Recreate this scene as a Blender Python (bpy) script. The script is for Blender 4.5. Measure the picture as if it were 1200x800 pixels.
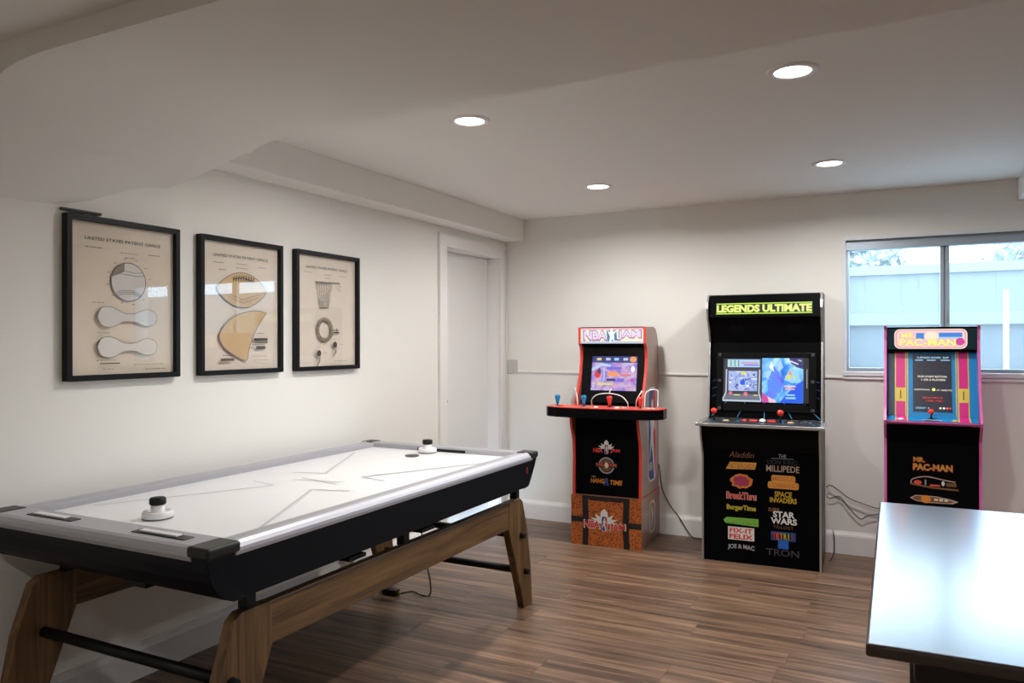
import bpy, bmesh, math, random
from math import sin, cos, pi, radians, sqrt
from mathutils import Vector, Matrix
from mathutils.geometry import tessellate_polygon

for _o in list(bpy.data.objects):
    bpy.data.objects.remove(_o)
random.seed(7)
S = bpy.context.scene
COL = S.collection

# ------------------------------------------------------------------ camera
cam_d = bpy.data.cameras.new('camera')
cam = bpy.data.objects.new('camera', cam_d)
COL.objects.link(cam)
cam_d.sensor_width = 36.0
cam_d.lens = 36.0 * 897.0 / 1200.0
cam_d.clip_start = 0.05
_yaw, _pit, _rol = radians(26.91), radians(0.08), radians(0.13)
_F = Vector((-sin(_yaw), cos(_yaw), 0)); _R = Vector((cos(_yaw), sin(_yaw), 0)); _D = Vector((0, 0, -1))
_F2 = _F * cos(_pit) - _D * sin(_pit); _D2 = _D * cos(_pit) + _F * sin(_pit)
_Rr = _R * cos(_rol) + _D2 * sin(_rol); _Dr = -_R * sin(_rol) + _D2 * cos(_rol)
_m = Matrix.Identity(4)
for _i, _v in enumerate((_Rr, -_Dr, -_F2)):
    for _j in range(3):
        _m[_j][_i] = _v[_j]
_m[0][3], _m[1][3], _m[2][3] = 2.795, -5.392, 1.37
cam.matrix_world = _m
S.camera = cam

# ------------------------------------------------------------------ world, exposure, light levels
SKY_STRENGTH = 9.5
LAMP_WATTS = 16.5
REAR_WATTS = 8.0
S.view_settings.view_transform = 'Standard'
S.view_settings.look = 'None'
S.view_settings.gamma = 1.0
S.view_settings.use_curve_mapping = False
S.view_settings.exposure = 0.13
W = bpy.data.worlds.new('overcast_sky'); S.world = W
W.use_nodes = True
_bg = W.node_tree.nodes['Background']
_bg.inputs['Color'].default_value = (0.58, 0.80, 1.0, 1)
_bg.inputs['Strength'].default_value = SKY_STRENGTH
S.cycles.max_bounces = 14
S.cycles.diffuse_bounces = 10
S.cycles.glossy_bounces = 5
S.cycles.transparent_max_bounces = 12
S.cycles.sample_clamp_indirect = 6.0
S.cycles.caustics_reflective = False
S.cycles.caustics_refractive = False

# daylight through the window opening is guided by a portal
_pl = bpy.data.lights.new('window_portal', 'AREA'); _pl.shape = 'RECTANGLE'
_pl.size, _pl.size_y = 2.0, 0.82
_pl.cycles.is_portal = True
_po = bpy.data.objects.new('window_portal', _pl); COL.objects.link(_po)
_po.location = (3.49, 0.10, 1.6); _po.rotation_euler = (radians(-90), 0, 0)

# ------------------------------------------------------------------ materials
M = {}
def srgb(r, g, b):
    f = lambda c: (c / 255 / 12.92) if c / 255 <= 0.04045 else ((c / 255 + 0.055) / 1.055) ** 2.4
    return (f(r), f(g), f(b), 1)

def mat(name, col, rough=0.5, metal=0.0, spec=0.5, emit=None, es=1.0, coat=0.0, var=0.0, vscale=8.0, bump=0.0, bscale=200.0, croug=0.1):
    m = bpy.data.materials.new(name); m.use_nodes = True
    nt = m.node_tree; b = nt.nodes['Principled BSDF']
    b.inputs['Base Color'].default_value = col
    b.inputs['Roughness'].default_value = rough
    b.inputs['Metallic'].default_value = metal
    b.inputs['Specular IOR Level'].default_value = spec
    b.inputs['Coat Weight'].default_value = coat
    b.inputs['Coat Roughness'].default_value = croug
    if emit:
        b.inputs['Emission Color'].default_value = emit
        b.inputs['Emission Strength'].default_value = es
    if var > 0 or bump > 0:
        tc = nt.nodes.new('ShaderNodeTexCoord')
    if var > 0:
        n = nt.nodes.new('ShaderNodeTexNoise'); n.inputs['Scale'].default_value = vscale; n.inputs['Detail'].default_value = 4
        nt.links.new(tc.outputs['Object'], n.inputs['Vector'])
        r = nt.nodes.new('ShaderNodeValToRGB')
        r.color_ramp.elements[0].position = 0.3; r.color_ramp.elements[1].position = 0.7
        r.color_ramp.elements[0].color = (col[0] * (1 - var), col[1] * (1 - var), col[2] * (1 - var), 1)
        r.color_ramp.elements[1].color = (min(1, col[0] * (1 + var)), min(1, col[1] * (1 + var)), min(1, col[2] * (1 + var)), 1)
        nt.links.new(n.outputs['Fac'], r.inputs['Fac']); nt.links.new(r.outputs['Color'], b.inputs['Base Color'])
    if bump > 0:
        n2 = nt.nodes.new('ShaderNodeTexNoise'); n2.inputs['Scale'].default_value = bscale
        nt.links.new(tc.outputs['Object'], n2.inputs['Vector'])
        bp = nt.nodes.new('ShaderNodeBump'); bp.inputs['Strength'].default_value = bump; bp.inputs['Distance'].default_value = 0.002
        nt.links.new(n2.outputs['Fac'], bp.inputs['Height']); nt.links.new(bp.outputs['Normal'], b.inputs['Normal'])
    M[name] = m
    return m

def wood(name, dark, mid, light, axis, scale=1.0, rough=0.45, perobj=0.0, coat=0.0, spec=0.5, long=1.0):
    """grain stretched along axis (0,1,2)"""
    m = bpy.data.materials.new(name); m.use_nodes = True
    nt = m.node_tree; b = nt.nodes['Principled BSDF']; L = nt.links
    tc = nt.nodes.new('ShaderNodeTexCoord'); oi = nt.nodes.new('ShaderNodeObjectInfo')
    mp = nt.nodes.new('ShaderNodeMapping')
    sc = [22 * scale] * 3; sc[axis] = 1.1 * scale * long
    mp.inputs['Scale'].default_value = sc
    L.new(tc.outputs['Object'], mp.inputs['Vector'])
    mul = nt.nodes.new('ShaderNodeVectorMath'); mul.operation = 'SCALE'; mul.inputs[0].default_value = (37, 91, 53)
    L.new(oi.outputs['Random'], mul.inputs['Scale'])
    add = nt.nodes.new('ShaderNodeVectorMath'); add.operation = 'ADD'
    L.new(mp.outputs['Vector'], add.inputs[0]); L.new(mul.outputs['Vector'], add.inputs[1])
    n1 = nt.nodes.new('ShaderNodeTexNoise'); n1.inputs['Scale'].default_value = 1.0; n1.inputs['Detail'].default_value = 6
    n1.inputs['Roughness'].default_value = 0.62; n1.inputs['Distortion'].default_value = 0.7
    L.new(add.outputs['Vector'], n1.inputs['Vector'])
    n2 = nt.nodes.new('ShaderNodeTexNoise'); n2.inputs['Scale'].default_value = 0.35; n2.inputs['Detail'].default_value = 2
    L.new(add.outputs['Vector'], n2.inputs['Vector'])
    mx = nt.nodes.new('ShaderNodeMath'); mx.operation = 'MULTIPLY_ADD'
    L.new(n1.outputs['Fac'], mx.inputs[0]); mx.inputs[1].default_value = 0.65
    m2 = nt.nodes.new('ShaderNodeMath'); m2.operation = 'MULTIPLY'; m2.inputs[1].default_value = 0.35
    L.new(n2.outputs['Fac'], m2.inputs[0]); L.new(m2.outputs[0], mx.inputs[2])
    po = nt.nodes.new('ShaderNodeMath'); po.operation = 'MULTIPLY_ADD'
    sub = nt.nodes.new('ShaderNodeMath'); sub.operation = 'SUBTRACT'; sub.inputs[1].default_value = 0.5
    L.new(oi.outputs['Random'], sub.inputs[0]); L.new(sub.outputs[0], po.inputs[0]); po.inputs[1].default_value = perobj
    L.new(mx.outputs[0], po.inputs[2])
    r = nt.nodes.new('ShaderNodeValToRGB'); e = r.color_ramp.elements
    e[0].position = 0.34; e[0].color = dark; e[1].position = 0.66; e[1].color = light
    k = e.new(0.5); k.color = mid
    L.new(po.outputs[0], r.inputs['Fac']); L.new(r.outputs['Color'], b.inputs['Base Color'])
    bp = nt.nodes.new('ShaderNodeBump'); bp.inputs['Strength'].default_value = 0.12; bp.inputs['Distance'].default_value = 0.001
    L.new(n1.outputs['Fac'], bp.inputs['Height']); L.new(bp.outputs['Normal'], b.inputs['Normal'])
    b.inputs['Roughness'].default_value = rough; b.inputs['Coat Weight'].default_value = coat
    b.inputs['Specular IOR Level'].default_value = spec
    M[name] = m
    return m

def glow(name, col, s=1.0):
    """self-luminous print: screens and backlit signs"""
    m = bpy.data.materials.new(name); m.use_nodes = True
    b = m.node_tree.nodes['Principled BSDF']
    b.inputs['Base Color'].default_value = (0.02, 0.02, 0.02, 1); b.inputs['Roughness'].default_value = 0.3
    b.inputs['Emission Color'].default_value = col; b.inputs['Emission Strength'].default_value = s
    M[name] = m
    return m

def glow_noise(name, cols, scale=6.0, s=1.0, stretch=(1, 1, 1), detail=4):
    m = glow(name, (1, 1, 1, 1), s); nt = m.node_tree; b = nt.nodes['Principled BSDF']
    tc = nt.nodes.new('ShaderNodeTexCoord'); mp = nt.nodes.new('ShaderNodeMapping'); mp.inputs['Scale'].default_value = stretch
    n = nt.nodes.new('ShaderNodeTexNoise'); n.inputs['Scale'].default_value = scale; n.inputs['Detail'].default_value = detail
    n.inputs['Distortion'].default_value = 0.8
    nt.links.new(tc.outputs['Object'], mp.inputs['Vector']); nt.links.new(mp.outputs['Vector'], n.inputs['Vector'])
    r = nt.nodes.new('ShaderNodeValToRGB'); e = r.color_ramp.elements
    e[0].position = 0.3; e[0].color = cols[0]; e[1].position = 0.7; e[1].color = cols[-1]
    for i, c in enumerate(cols[1:-1]):
        k = e.new(0.3 + 0.4 * (i + 1) / (len(cols) - 1)); k.color = c
    nt.links.new(n.outputs['Fac'], r.inputs['Fac']); nt.links.new(r.outputs['Color'], b.inputs['Emission Color'])
    return m

mat('wall_paint', (0.82, 0.81, 0.772, 1), 0.75, spec=0.25, bump=0.12, bscale=160)
mat('ceiling_paint', (0.83, 0.82, 0.785, 1), 0.85, spec=0.2, bump=0.12, bscale=140)
mat('trim_paint', (0.84, 0.83, 0.82, 1), 0.4, spec=0.4)
mat('door_paint', (0.80, 0.80, 0.80, 1), 0.4, spec=0.4)
mat('plate_plastic', (0.55, 0.54, 0.52, 1), 0.45)
wood('floor_wood', srgb(62, 47, 38), srgb(106, 82, 65), srgb(152, 121, 95), 0, scale=1.8, rough=0.36, perobj=0.05, spec=0.45, long=1.0)
mat('subfloor', srgb(50, 38, 30), 0.8)
wood('oak_z', srgb(50, 34, 17), srgb(100, 73, 42), srgb(128, 97, 60), 2, 2.0, 0.5)
wood('oak_y', srgb(50, 34, 17), srgb(100, 73, 42), srgb(128, 97, 60), 1, 2.0, 0.5)
mat('black_apron', (0.003, 0.004, 0.007, 1), 0.45, spec=0.15, bump=0.05)
mat('black_plastic', (0.008, 0.008, 0.008, 1), 0.45, spec=0.25)
mat('black_metal', (0.006, 0.006, 0.007, 1), 0.45, spec=0.25)
mat('rail_grey', (0.38, 0.38, 0.41, 1), 0.42, metal=0.15)
mat('rail_light', (0.52, 0.52, 0.58, 1), 0.42, metal=0.25)
mat('rail_inner', (0.33, 0.33, 0.39, 1), 0.35, metal=0.2)
mat('cap_grey', (0.016, 0.0155, 0.015, 1), 0.42, spec=0.35)
mat('play_white', (0.80, 0.80, 0.81, 1), 0.30, spec=0.5)
mat('mark_grey', (0.52, 0.52, 0.53, 1), 0.3)
mat('mallet_white', (0.82, 0.82, 0.82, 1), 0.3)
mat('puck_grey', (0.06, 0.06, 0.065, 1), 0.4)
mat('counter_white', (0.75, 0.75, 0.78, 1), 0.35)
mat('red_sticker', srgb(120, 38, 32), 0.5)
mat('frame_black', (0.005, 0.0055, 0.0065, 1), 0.4, spec=0.2)
mat('paper', srgb(228, 213, 194), 0.8, spec=0.15, var=0.05, vscale=5)
mat('paper2', srgb(226, 214, 200), 0.8, spec=0.15, var=0.04, vscale=5)
mat('ink', srgb(84, 76, 66), 0.8)
mat('ink_dark', srgb(62, 54, 48), 0.8)
mat('ink_pale', srgb(150, 138, 122), 0.8)
mat('ink_blue', srgb(105, 112, 122), 0.8)
mat('shade_pale', srgb(216, 212, 206), 0.8)
mat('shade_grey', srgb(140, 130, 118), 0.8)
mat('leather_tan', srgb(205, 176, 132), 0.8, var=0.06, vscale=12)
mat('steel_dull', (0.16, 0.15, 0.14, 1), 0.4, metal=0.6)
mat('gap_shade', (0.03, 0.03, 0.03, 1), 0.6)
mat('alu', (0.42, 0.49, 0.56, 1), 0.4, metal=0.35)
mat('sill_white', (0.78, 0.80, 0.82, 1), 0.45)
mat('dark_table', (0.020, 0.012, 0.010, 1), 0.28, spec=0.9, coat=0.8, croug=0.2, bump=0.03, bscale=60)
mat('dark_table_leg', (0.010, 0.007, 0.007, 1), 0.4)
mat('cord_black', (0.015, 0.015, 0.015, 1), 0.5)
mat('cord_grey', (0.10, 0.10, 0.10, 1), 0.5)
mat('brass', srgb(190, 160, 70), 0.35, metal=0.7)
# cabinets
mat('cab_black', (0.003, 0.003, 0.0035, 1), 0.3, spec=0.05)
mat('cab_black_matt', (0.002, 0.002, 0.0024, 1), 0.4, spec=0.03)
mat('bezel_black', (0.004, 0.004, 0.005, 1), 0.25, spec=0.2)
mat('cab_side', srgb(138, 98, 82), 0.28, spec=0.6, coat=0.4)
mat('tmold_red', srgb(214, 62, 52), 0.35)
mat('deck_red', srgb(215, 88, 76), 0.35)
mat('deck_grey', srgb(150, 165, 175), 0.35)
mat('red_ball', srgb(222, 60, 48), 0.25)
mat('blue_ball', srgb(28, 132, 190), 0.25)
mat('white_plastic', (0.8, 0.8, 0.8, 1), 0.3)
mat('orange_plastic', srgb(225, 120, 60), 0.35)
mat('tan_plastic', srgb(190, 160, 120), 0.4)
mat('p_white', srgb(205, 205, 202), 0.5)
mat('p_cream', srgb(214, 200, 176), 0.5)
mat('p_red', srgb(196, 44, 50), 0.5)
mat('p_blue', srgb(40, 70, 140), 0.5)
mat('p_orange', srgb(204, 126, 44), 0.5)
mat('p_orange_lt', srgb(212, 152, 68), 0.5)
mat('p_brown', srgb(112, 74, 44), 0.5)
mat('p_yellow', srgb(190, 158, 44), 0.5)
mat('p_olive', srgb(176, 170, 40), 0.5)
mat('p_green', srgb(112, 170, 62), 0.5)
mat('p_grey', srgb(150, 150, 155), 0.5)
mat('p_dim', srgb(46, 44, 50), 0.5)
mat('p_pinkgrey', srgb(176, 150, 140), 0.5)
mat('p_redlt', srgb(206, 74, 58), 0.5)
mat('p_purple', srgb(120, 60, 110), 0.5)
mat('p_tblue', srgb(24, 84, 170), 0.5)
mat('p_black', (0.006, 0.006, 0.007, 1), 0.5)
mat('chrome', (0.5, 0.5, 0.5, 1), 0.36, metal=0.9)
mat('deck_black', (0.03, 0.03, 0.035, 1), 0.3)
mat('line_cyan', srgb(60, 140, 190), 0.4)
mat('speaker_mesh', (0.002, 0.002, 0.002, 1), 0.9, spec=0.1)
mat('bolt_grey', (0.06, 0.06, 0.06, 1), 0.4, metal=0.5)
mat('pink_edge', srgb(206, 100, 166), 0.35)
mat('pink_side', srgb(150, 66, 116), 0.35)
mat('teal_dark', srgb(10, 44, 52), 0.4)
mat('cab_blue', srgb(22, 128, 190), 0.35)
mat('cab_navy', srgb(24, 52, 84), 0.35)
mat('cab_magenta', srgb(206, 40, 128), 0.35)
mat('cab_yellow', srgb(214, 190, 84), 0.35)
mat('screen_dark', srgb(44, 44, 54), 0.25, emit=srgb(40, 40, 50), es=0.5)
# basketball leather print
def ball_leather():
    m = bpy.data.materials.new('ball_leather'); m.use_nodes = True
    nt = m.node_tree; b = nt.nodes['Principled BSDF']
    tc = nt.nodes.new('ShaderNodeTexCoord'); v = nt.nodes.new('ShaderNodeTexVoronoi'); v.inputs['Scale'].default_value = 95
    nt.links.new(tc.outputs['Object'], v.inputs['Vector'])
    r = nt.nodes.new('ShaderNodeValToRGB'); e = r.color_ramp.elements
    e[0].position = 0.28; e[0].color = srgb(30, 16, 10); e[1].position = 0.42; e[1].color = srgb(172, 92, 40)
    nt.links.new(v.outputs['Distance'], r.inputs['Fac']); nt.links.new(r.outputs['Color'], b.inputs['Base Color'])
    b.inputs['Roughness'].default_value = 0.4
    M['ball_leather'] = m
ball_leather()
# self-lit prints
glow('g_white', srgb(250, 250, 250), 1.0); glow('g_cream', srgb(244, 236, 214), 0.95)
glow('g_pink', srgb(240, 196, 208), 0.95); glow('g_lilac', srgb(226, 206, 244), 1.1)
glow('g_redpink', srgb(226, 120, 130), 0.9); glow('g_blue', srgb(70, 130, 180), 0.9)
glow('g_sky', srgb(70, 140, 225), 0.9); glow('g_skylt', srgb(170, 205, 245), 1.0)
glow('g_lime', srgb(196, 232, 70), 1.0); glow('g_limelt', srgb(226, 244, 130), 1.1); glow('g_limedk', srgb(120, 160, 40), 0.7)
glow('g_yellow', srgb(248, 236, 130), 1.05); glow('g_rose', srgb(240, 160, 176), 1.0)
glow('g_red', srgb(220, 60, 50), 0.9); glow('g_orange', srgb(240, 150, 90), 0.95); glow('g_cyan', srgb(150, 205, 240), 1.0)
glow('g_navy', srgb(44, 54, 130), 0.8); glow('g_violet', srgb(120, 104, 214), 0.9); glow('g_grey', srgb(120, 130, 150), 0.7)
glow('g_black', srgb(22, 24, 32), 0.5); glow('g_mag', srgb(214, 70, 160), 0.9); glow('g_deepblue', srgb(24, 88, 226), 1.0)
glow('g_silver', srgb(196, 206, 222), 0.9); glow('g_darkgrey', srgb(60, 64, 76), 0.7); glow('g_yel2', srgb(222, 214, 120), 0.95)
glow_noise('g_court', [srgb(84, 96, 190), srgb(150, 128, 220), srgb(206, 160, 190), srgb(176, 190, 240)], 14, 0.95, (1, 1, 1.6))
glow_noise('g_water', [srgb(24, 92, 220), srgb(60, 150, 240), srgb(150, 215, 245), srgb(210, 240, 250)], 11, 1.0, (1, 1, 0.7))
glow_noise('g_water2', [srgb(30, 70, 220), srgb(110, 120, 240), srgb(70, 140, 240), srgb(170, 200, 250)], 16, 1.0, (1, 1, 0.6))
glow_noise('g_maze', [srgb(110, 140, 220), srgb(170, 190, 235), srgb(200, 214, 244)], 30, 0.9)

def lens_mat():
    m = bpy.data.materials.new('lamp_lens'); m.use_nodes = True
    b = m.node_tree.nodes['Principled BSDF']
    b.inputs['Emission Color'].default_value = (1, 0.985, 0.95, 1); b.inputs['Emission Strength'].default_value = 6.0
    M['lamp_lens'] = m
lens_mat()

def pane_mat(name, tint, glossmax, haze):
    m = bpy.data.materials.new(name); m.use_nodes = True
    nt = m.node_tree; nt.nodes.remove(nt.nodes['Principled BSDF']); out = nt.nodes['Material Output']
    tr = nt.nodes.new('ShaderNodeBsdfTransparent'); tr.inputs['Color'].default_value = tint
    gl = nt.nodes.new('ShaderNodeBsdfGlossy'); gl.inputs['Roughness'].default_value = 0.015
    fr = nt.nodes.new('ShaderNodeLayerWeight'); fr.inputs['Blend'].default_value = 0.5
    pw = nt.nodes.new('ShaderNodeMath'); pw.operation = 'POWER'; pw.inputs[1].default_value = 5.0
    nt.links.new(fr.outputs['Facing'], pw.inputs[0])
    mu = nt.nodes.new('ShaderNodeMath'); mu.operation = 'MULTIPLY_ADD'; mu.inputs[1].default_value = 0.9; mu.inputs[2].default_value = 0.04 * glossmax
    mu.use_clamp = True
    nt.links.new(pw.outputs[0], mu.inputs[0])
    mx = nt.nodes.new('ShaderNodeMixShader'); nt.links.new(mu.outputs[0], mx.inputs[0])
    nt.links.new(tr.outputs[0], mx.inputs[1]); nt.links.new(gl.outputs[0], mx.inputs[2])
    if haze > 0:
        df = nt.nodes.new('ShaderNodeBsdfTranslucent'); df.inputs['Color'].default_value = (0.9, 0.95, 1, 1)
        m2 = nt.nodes.new('ShaderNodeMixShader'); m2.inputs[0].default_value = haze
        nt.links.new(mx.outputs[0], m2.inputs[1]); nt.links.new(df.outputs[0], m2.inputs[2]); mx = m2
    nt.links.new(mx.outputs[0], out.inputs['Surface'])
    M[name] = m
pane_mat('window_glass', (0.95, 0.98, 1, 1), 1.0, 0.09)
pane_mat('picture_glass', (1, 1, 1, 1), 2.0, 0.0)

# outdoors
mat('fence_pale', srgb(98, 102, 104), 0.8, var=0.12, vscale=3)
mat('fence_blue', srgb(78, 84, 88), 0.8, var=0.14, vscale=3)
mat('rail_pale', srgb(112, 118, 122), 0.8)
mat('soil', srgb(150, 152, 150), 0.9, var=0.2)
mat('leaf', srgb(132, 140, 137), 0.7, var=0.25, vscale=3)
mat('bark', srgb(110, 100, 92), 0.9)
mat('pole_white', (0.85, 0.88, 0.9, 1), 0.5)

# ------------------------------------------------------------------ builders
def V(*a):
    return Vector(a)

class MB:
    def __init__(self):
        self.v = []; self.f = []; self.mi = []; self.mats = []; self.sm = []
    def slot(self, m):
        if m not in self.mats: self.mats.append(m)
        return self.mats.index(m)
    def face(self, pts, m, smooth=False):
        n = len(self.v); self.v += [tuple(p) for p in pts]
        self.f.append(tuple(range(n, n + len(pts)))); self.mi.append(self.slot(m)); self.sm.append(smooth)
        return self
    def raw(self, verts, faces, m, smooth=False):
        n = len(self.v); self.v += [tuple(p) for p in verts]; k = self.slot(m)
        for f in faces:
            self.f.append(tuple(i + n for i in f)); self.mi.append(k); self.sm.append(smooth)
        return self
    def box(self, x0, x1, y0, y1, z0, z1, m):
        vs = [(x, y, z) for z in (z0, z1) for y in (y0, y1) for x in (x0, x1)]
        return self.raw(vs, [(0, 2, 3, 1), (4, 5, 7, 6), (0, 1, 5, 4), (2, 6, 7, 3), (0, 4, 6, 2), (1, 3, 7, 5)], m)
    def prism(self, poly, x0, x1, m, axis=0, smooth=False):
        """poly: list of 2D points; extruded along axis. axis 0: (y,z); axis 1: (x,z); axis 2: (x,y)"""
        def P(a, b, t):
            return (t, a, b) if axis == 0 else (a, t, b) if axis == 1 else (a, b, t)
        n = len(poly)
        vs = [P(a, b, x0) for a, b in poly] + [P(a, b, x1) for a, b in poly]
        fs = [(i, (i + 1) % n, n + (i + 1) % n, n + i) for i in range(n)]
        for tri in tessellate_polygon([[Vector((a, b, 0)) for a, b in poly]]):
            fs.append(tuple(tri)); fs.append(tuple(n + i for i in tri))
        return self.raw(vs, fs, m, smooth)
    def cyl(self, p0, p1, r0, r1, m, seg=16, caps=True, smooth=True):
        p0, p1 = Vector(p0), Vector(p1); d = (p1 - p0).normalized()
        a = d.orthogonal().normalized(); b = d.cross(a)
        vs = []
        for p, r in ((p0, r0), (p1, r1)):
            vs += [p + (a * cos(2 * pi * i / seg) + b * sin(2 * pi * i / seg)) * r for i in range(seg)]
        self.raw(vs, [(i, (i + 1) % seg, seg + (i + 1) % seg, seg + i) for i in range(seg)], m, smooth)
        if caps:
            self.face(vs[:seg][::-1], m); self.face(vs[seg:], m)
        return self
    def lathe(self, prof, c, m, seg=24):
        """prof: (r,z) list around z through c"""
        vs = []; n = len(prof)
        for r, z in prof:
            vs += [(c[0] + r * cos(2 * pi * i / seg), c[1] + r * sin(2 * pi * i / seg), c[2] + z) for i in range(seg)]
        fs = [(k * seg + i, k * seg + (i + 1) % seg, (k + 1) * seg + (i + 1) % seg, (k + 1) * seg + i) for k in range(n - 1) for i in range(seg)]
        self.raw(vs, fs, m, True)
        return self
    def sphere(self, c, r, m, seg=16, rings=10):
        return self.lathe([(max(1e-5, r * sin(pi * k / rings)), -r * cos(pi * k / rings)) for k in range(rings + 1)], c, m, seg)
    def tube(self, pts, r, m, seg=8, smooth=True):
        pts = [Vector(p) for p in pts]; vs = []; prev = None
        for i, p in enumerate(pts):
            d = (pts[min(i + 1, len(pts) - 1)] - pts[max(i - 1, 0)]).normalized()
            a = (d.orthogonal() if prev is None else prev - d * prev.dot(d)).normalized(); prev = a
            b = d.cross(a)
            vs += [p + (a * cos(2 * pi * k / seg) + b * sin(2 * pi * k / seg)) * r for k in range(seg)]
        n = len(pts)
        fs = [(j * seg + i, j * seg + (i + 1) % seg, (j + 1) * seg + (i + 1) % seg, (j + 1) * seg + i) for j in range(n - 1) for i in range(seg)]
        fs.append(tuple(range(seg))[::-1]); fs.append(tuple((n - 1) * seg + i for i in range(seg)))
        return self.raw(vs, fs, m, smooth)
    def build(self, name, parent=None, bevel=0.0, seg=2, fix=True):
        me = bpy.data.meshes.new(name)
        me.from_pydata(self.v, [], self.f)
        for k in self.mats: me.materials.append(M[k])
        for p, k, s in zip(me.polygons, self.mi, self.sm):
            p.material_index = k; p.use_smooth = s
        if bevel or fix:
            bm = bmesh.new(); bm.from_mesh(me)
            bmesh.ops.remove_doubles(bm, verts=bm.verts, dist=1e-6)
            if fix: bmesh.ops.recalc_face_normals(bm, faces=bm.faces)
            if bevel:
                es = [e for e in bm.edges if len(e.link_faces) == 2 and e.calc_face_angle(0) > 0.5]
                bmesh.ops.bevel(bm, geom=es, offset=bevel, segments=seg, affect='EDGES', profile=0.5, clamp_overlap=True)
            bm.to_mesh(me); bm.free()
        o = bpy.data.objects.new(name, me); COL.objects.link(o)
        if parent: o.parent = parent
        return o

def curve(pts, n=8):
    """Catmull-Rom through pts"""
    P = [Vector(p) for p in pts]; P = [P[0] * 2 - P[1]] + P + [P[-1] * 2 - P[-2]]; out = []
    for i in range(1, len(P) - 2):
        for k in range(n):
            t = k / n
            out.append(0.5 * ((2 * P[i]) + (P[i + 1] - P[i - 1]) * t + (2 * P[i - 1] - 5 * P[i] + 4 * P[i + 1] - P[i + 2]) * t * t + (3 * P[i] - P[i - 1] - 3 * P[i + 1] + P[i + 2]) * t ** 3))
    out.append(P[-2]); return out

_TX = {}
def text_mesh(s, off=0.0, shear=0.0, space=1.0):
    k = (s, off, shear, space)
    if k not in _TX:
        cu = bpy.data.curves.new('lettering', 'FONT'); cu.body = s; cu.size = 1; cu.offset = off; cu.shear = shear
        cu.space_character = space; cu.resolution_u = 3; cu.fill_mode = 'FRONT'
        ob = bpy.data.objects.new('lettering', cu); me = bpy.data.meshes.new_from_object(ob)
        vs = [tuple(v.co) for v in me.vertices]; fs = [tuple(p.vertices) for p in me.polygons]
        xs = [v[0] for v in vs]; ys = [v[1] for v in vs]
        _TX[k] = (vs, fs, min(xs), max(xs), min(ys), max(ys))
        bpy.data.objects.remove(ob); bpy.data.curves.remove(cu); bpy.data.meshes.remove(me)
    return _TX[k]

class Art:
    """flat print laid on a real surface: origin O, unit axes U (right), Vv (up)"""
    def __init__(self, O, U, Vv, eps=0.00025, base=0.0004):
        self.mb = MB(); self.O = Vector(O); self.U = Vector(U).normalized(); self.V = Vector(Vv).normalized()
        self.N = self.U.cross(self.V); self.k = base; self.eps = eps
    def p(self, u, v): return self.O + self.U * u + self.V * v + self.N * self.k
    def poly(self, pts, m):
        self.k += self.eps
        vs = [self.p(*q) for q in pts]
        self.mb.raw(vs, [tuple(t) for t in tessellate_polygon([[Vector((a, b, 0)) for a, b in pts]])], m)
    def rect(self, u0, u1, v0, v1, m): self.poly([(u0, v0), (u1, v0), (u1, v1), (u0, v1)], m)
    def rrect(self, u0, u1, v0, v1, r, m, n=5):
        pts = []
        for cx, cy, a0 in ((u1 - r, v0 + r, -90), (u1 - r, v1 - r, 0), (u0 + r, v1 - r, 90), (u0 + r, v0 + r, 180)):
            for i in range(n + 1):
                a = radians(a0 + 90 * i / n); pts.append((cx + r * cos(a), cy + r * sin(a)))
        self.poly(pts, m)
    def disc(self, u, v, r, m, ry=None, n=24):
        ry = ry or r
        self.poly([(u + r * cos(2 * pi * i / n), v + ry * sin(2 * pi * i / n)) for i in range(n)], m)
    def stroke(self, pts, w, m, closed=False):
        self.k += self.eps
        pts = [Vector(q) for q in pts]; n = len(pts); L = []; R = []
        for i, q in enumerate(pts):
            a = pts[(i - 1) % n] if (closed or i > 0) else q; b = pts[(i + 1) % n] if (closed or i < n - 1) else q
            d = (b - a)
            if d.length < 1e-9: d = Vector((1, 0))
            d.normalize(); nn = Vector((-d.y, d.x)) * (w / 2)
            L.append(q + nn); R.append(q - nn)
        vs = [self.p(q.x, q.y) for q in L] + [self.p(q.x, q.y) for q in R]
        fs = [(i, n + i, n + (i + 1) % n, (i + 1) % n) for i in range(n if closed else n - 1)]
        self.mb.raw(vs, fs, m)
    def ring(self, u, v, r, w, m, ry=None, a0=0, a1=360, n=32):
        ry = ry or r; full = abs(a1 - a0) >= 360
        pts = [(u + r * cos(radians(a0 + (a1 - a0) * i / n)), v + ry * sin(radians(a0 + (a1 - a0) * i / n))) for i in range(n if full else n + 1)]
        self.stroke(pts, w, m, full)
    def text(self, s, u, v, w, h, m, off=0.0, shear=0.0, space=1.0, rot=0.0, warp=None):
        """text centred on (u,v), fitted to w x h"""
        self.k += self.eps
        vs, fs, x0, x1, y0, y1 = text_mesh(s, off, shear, space)
        c, sn = cos(rot), sin(rot); out = []
        for a, b, _ in vs:
            x = ((a - x0) / (x1 - x0) - 0.5) * w; y = ((b - y0) / (y1 - y0) - 0.5) * h
            if warp: x, y = warp(x / w, y / h); x *= w; y *= h
            out.append(self.p(u + x * c - y * sn, v + x * sn + y * c))
        self.mb.raw(out, fs, m)
    def build(self, name, parent=None): return self.mb.build(name, parent, fix=False)

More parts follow.
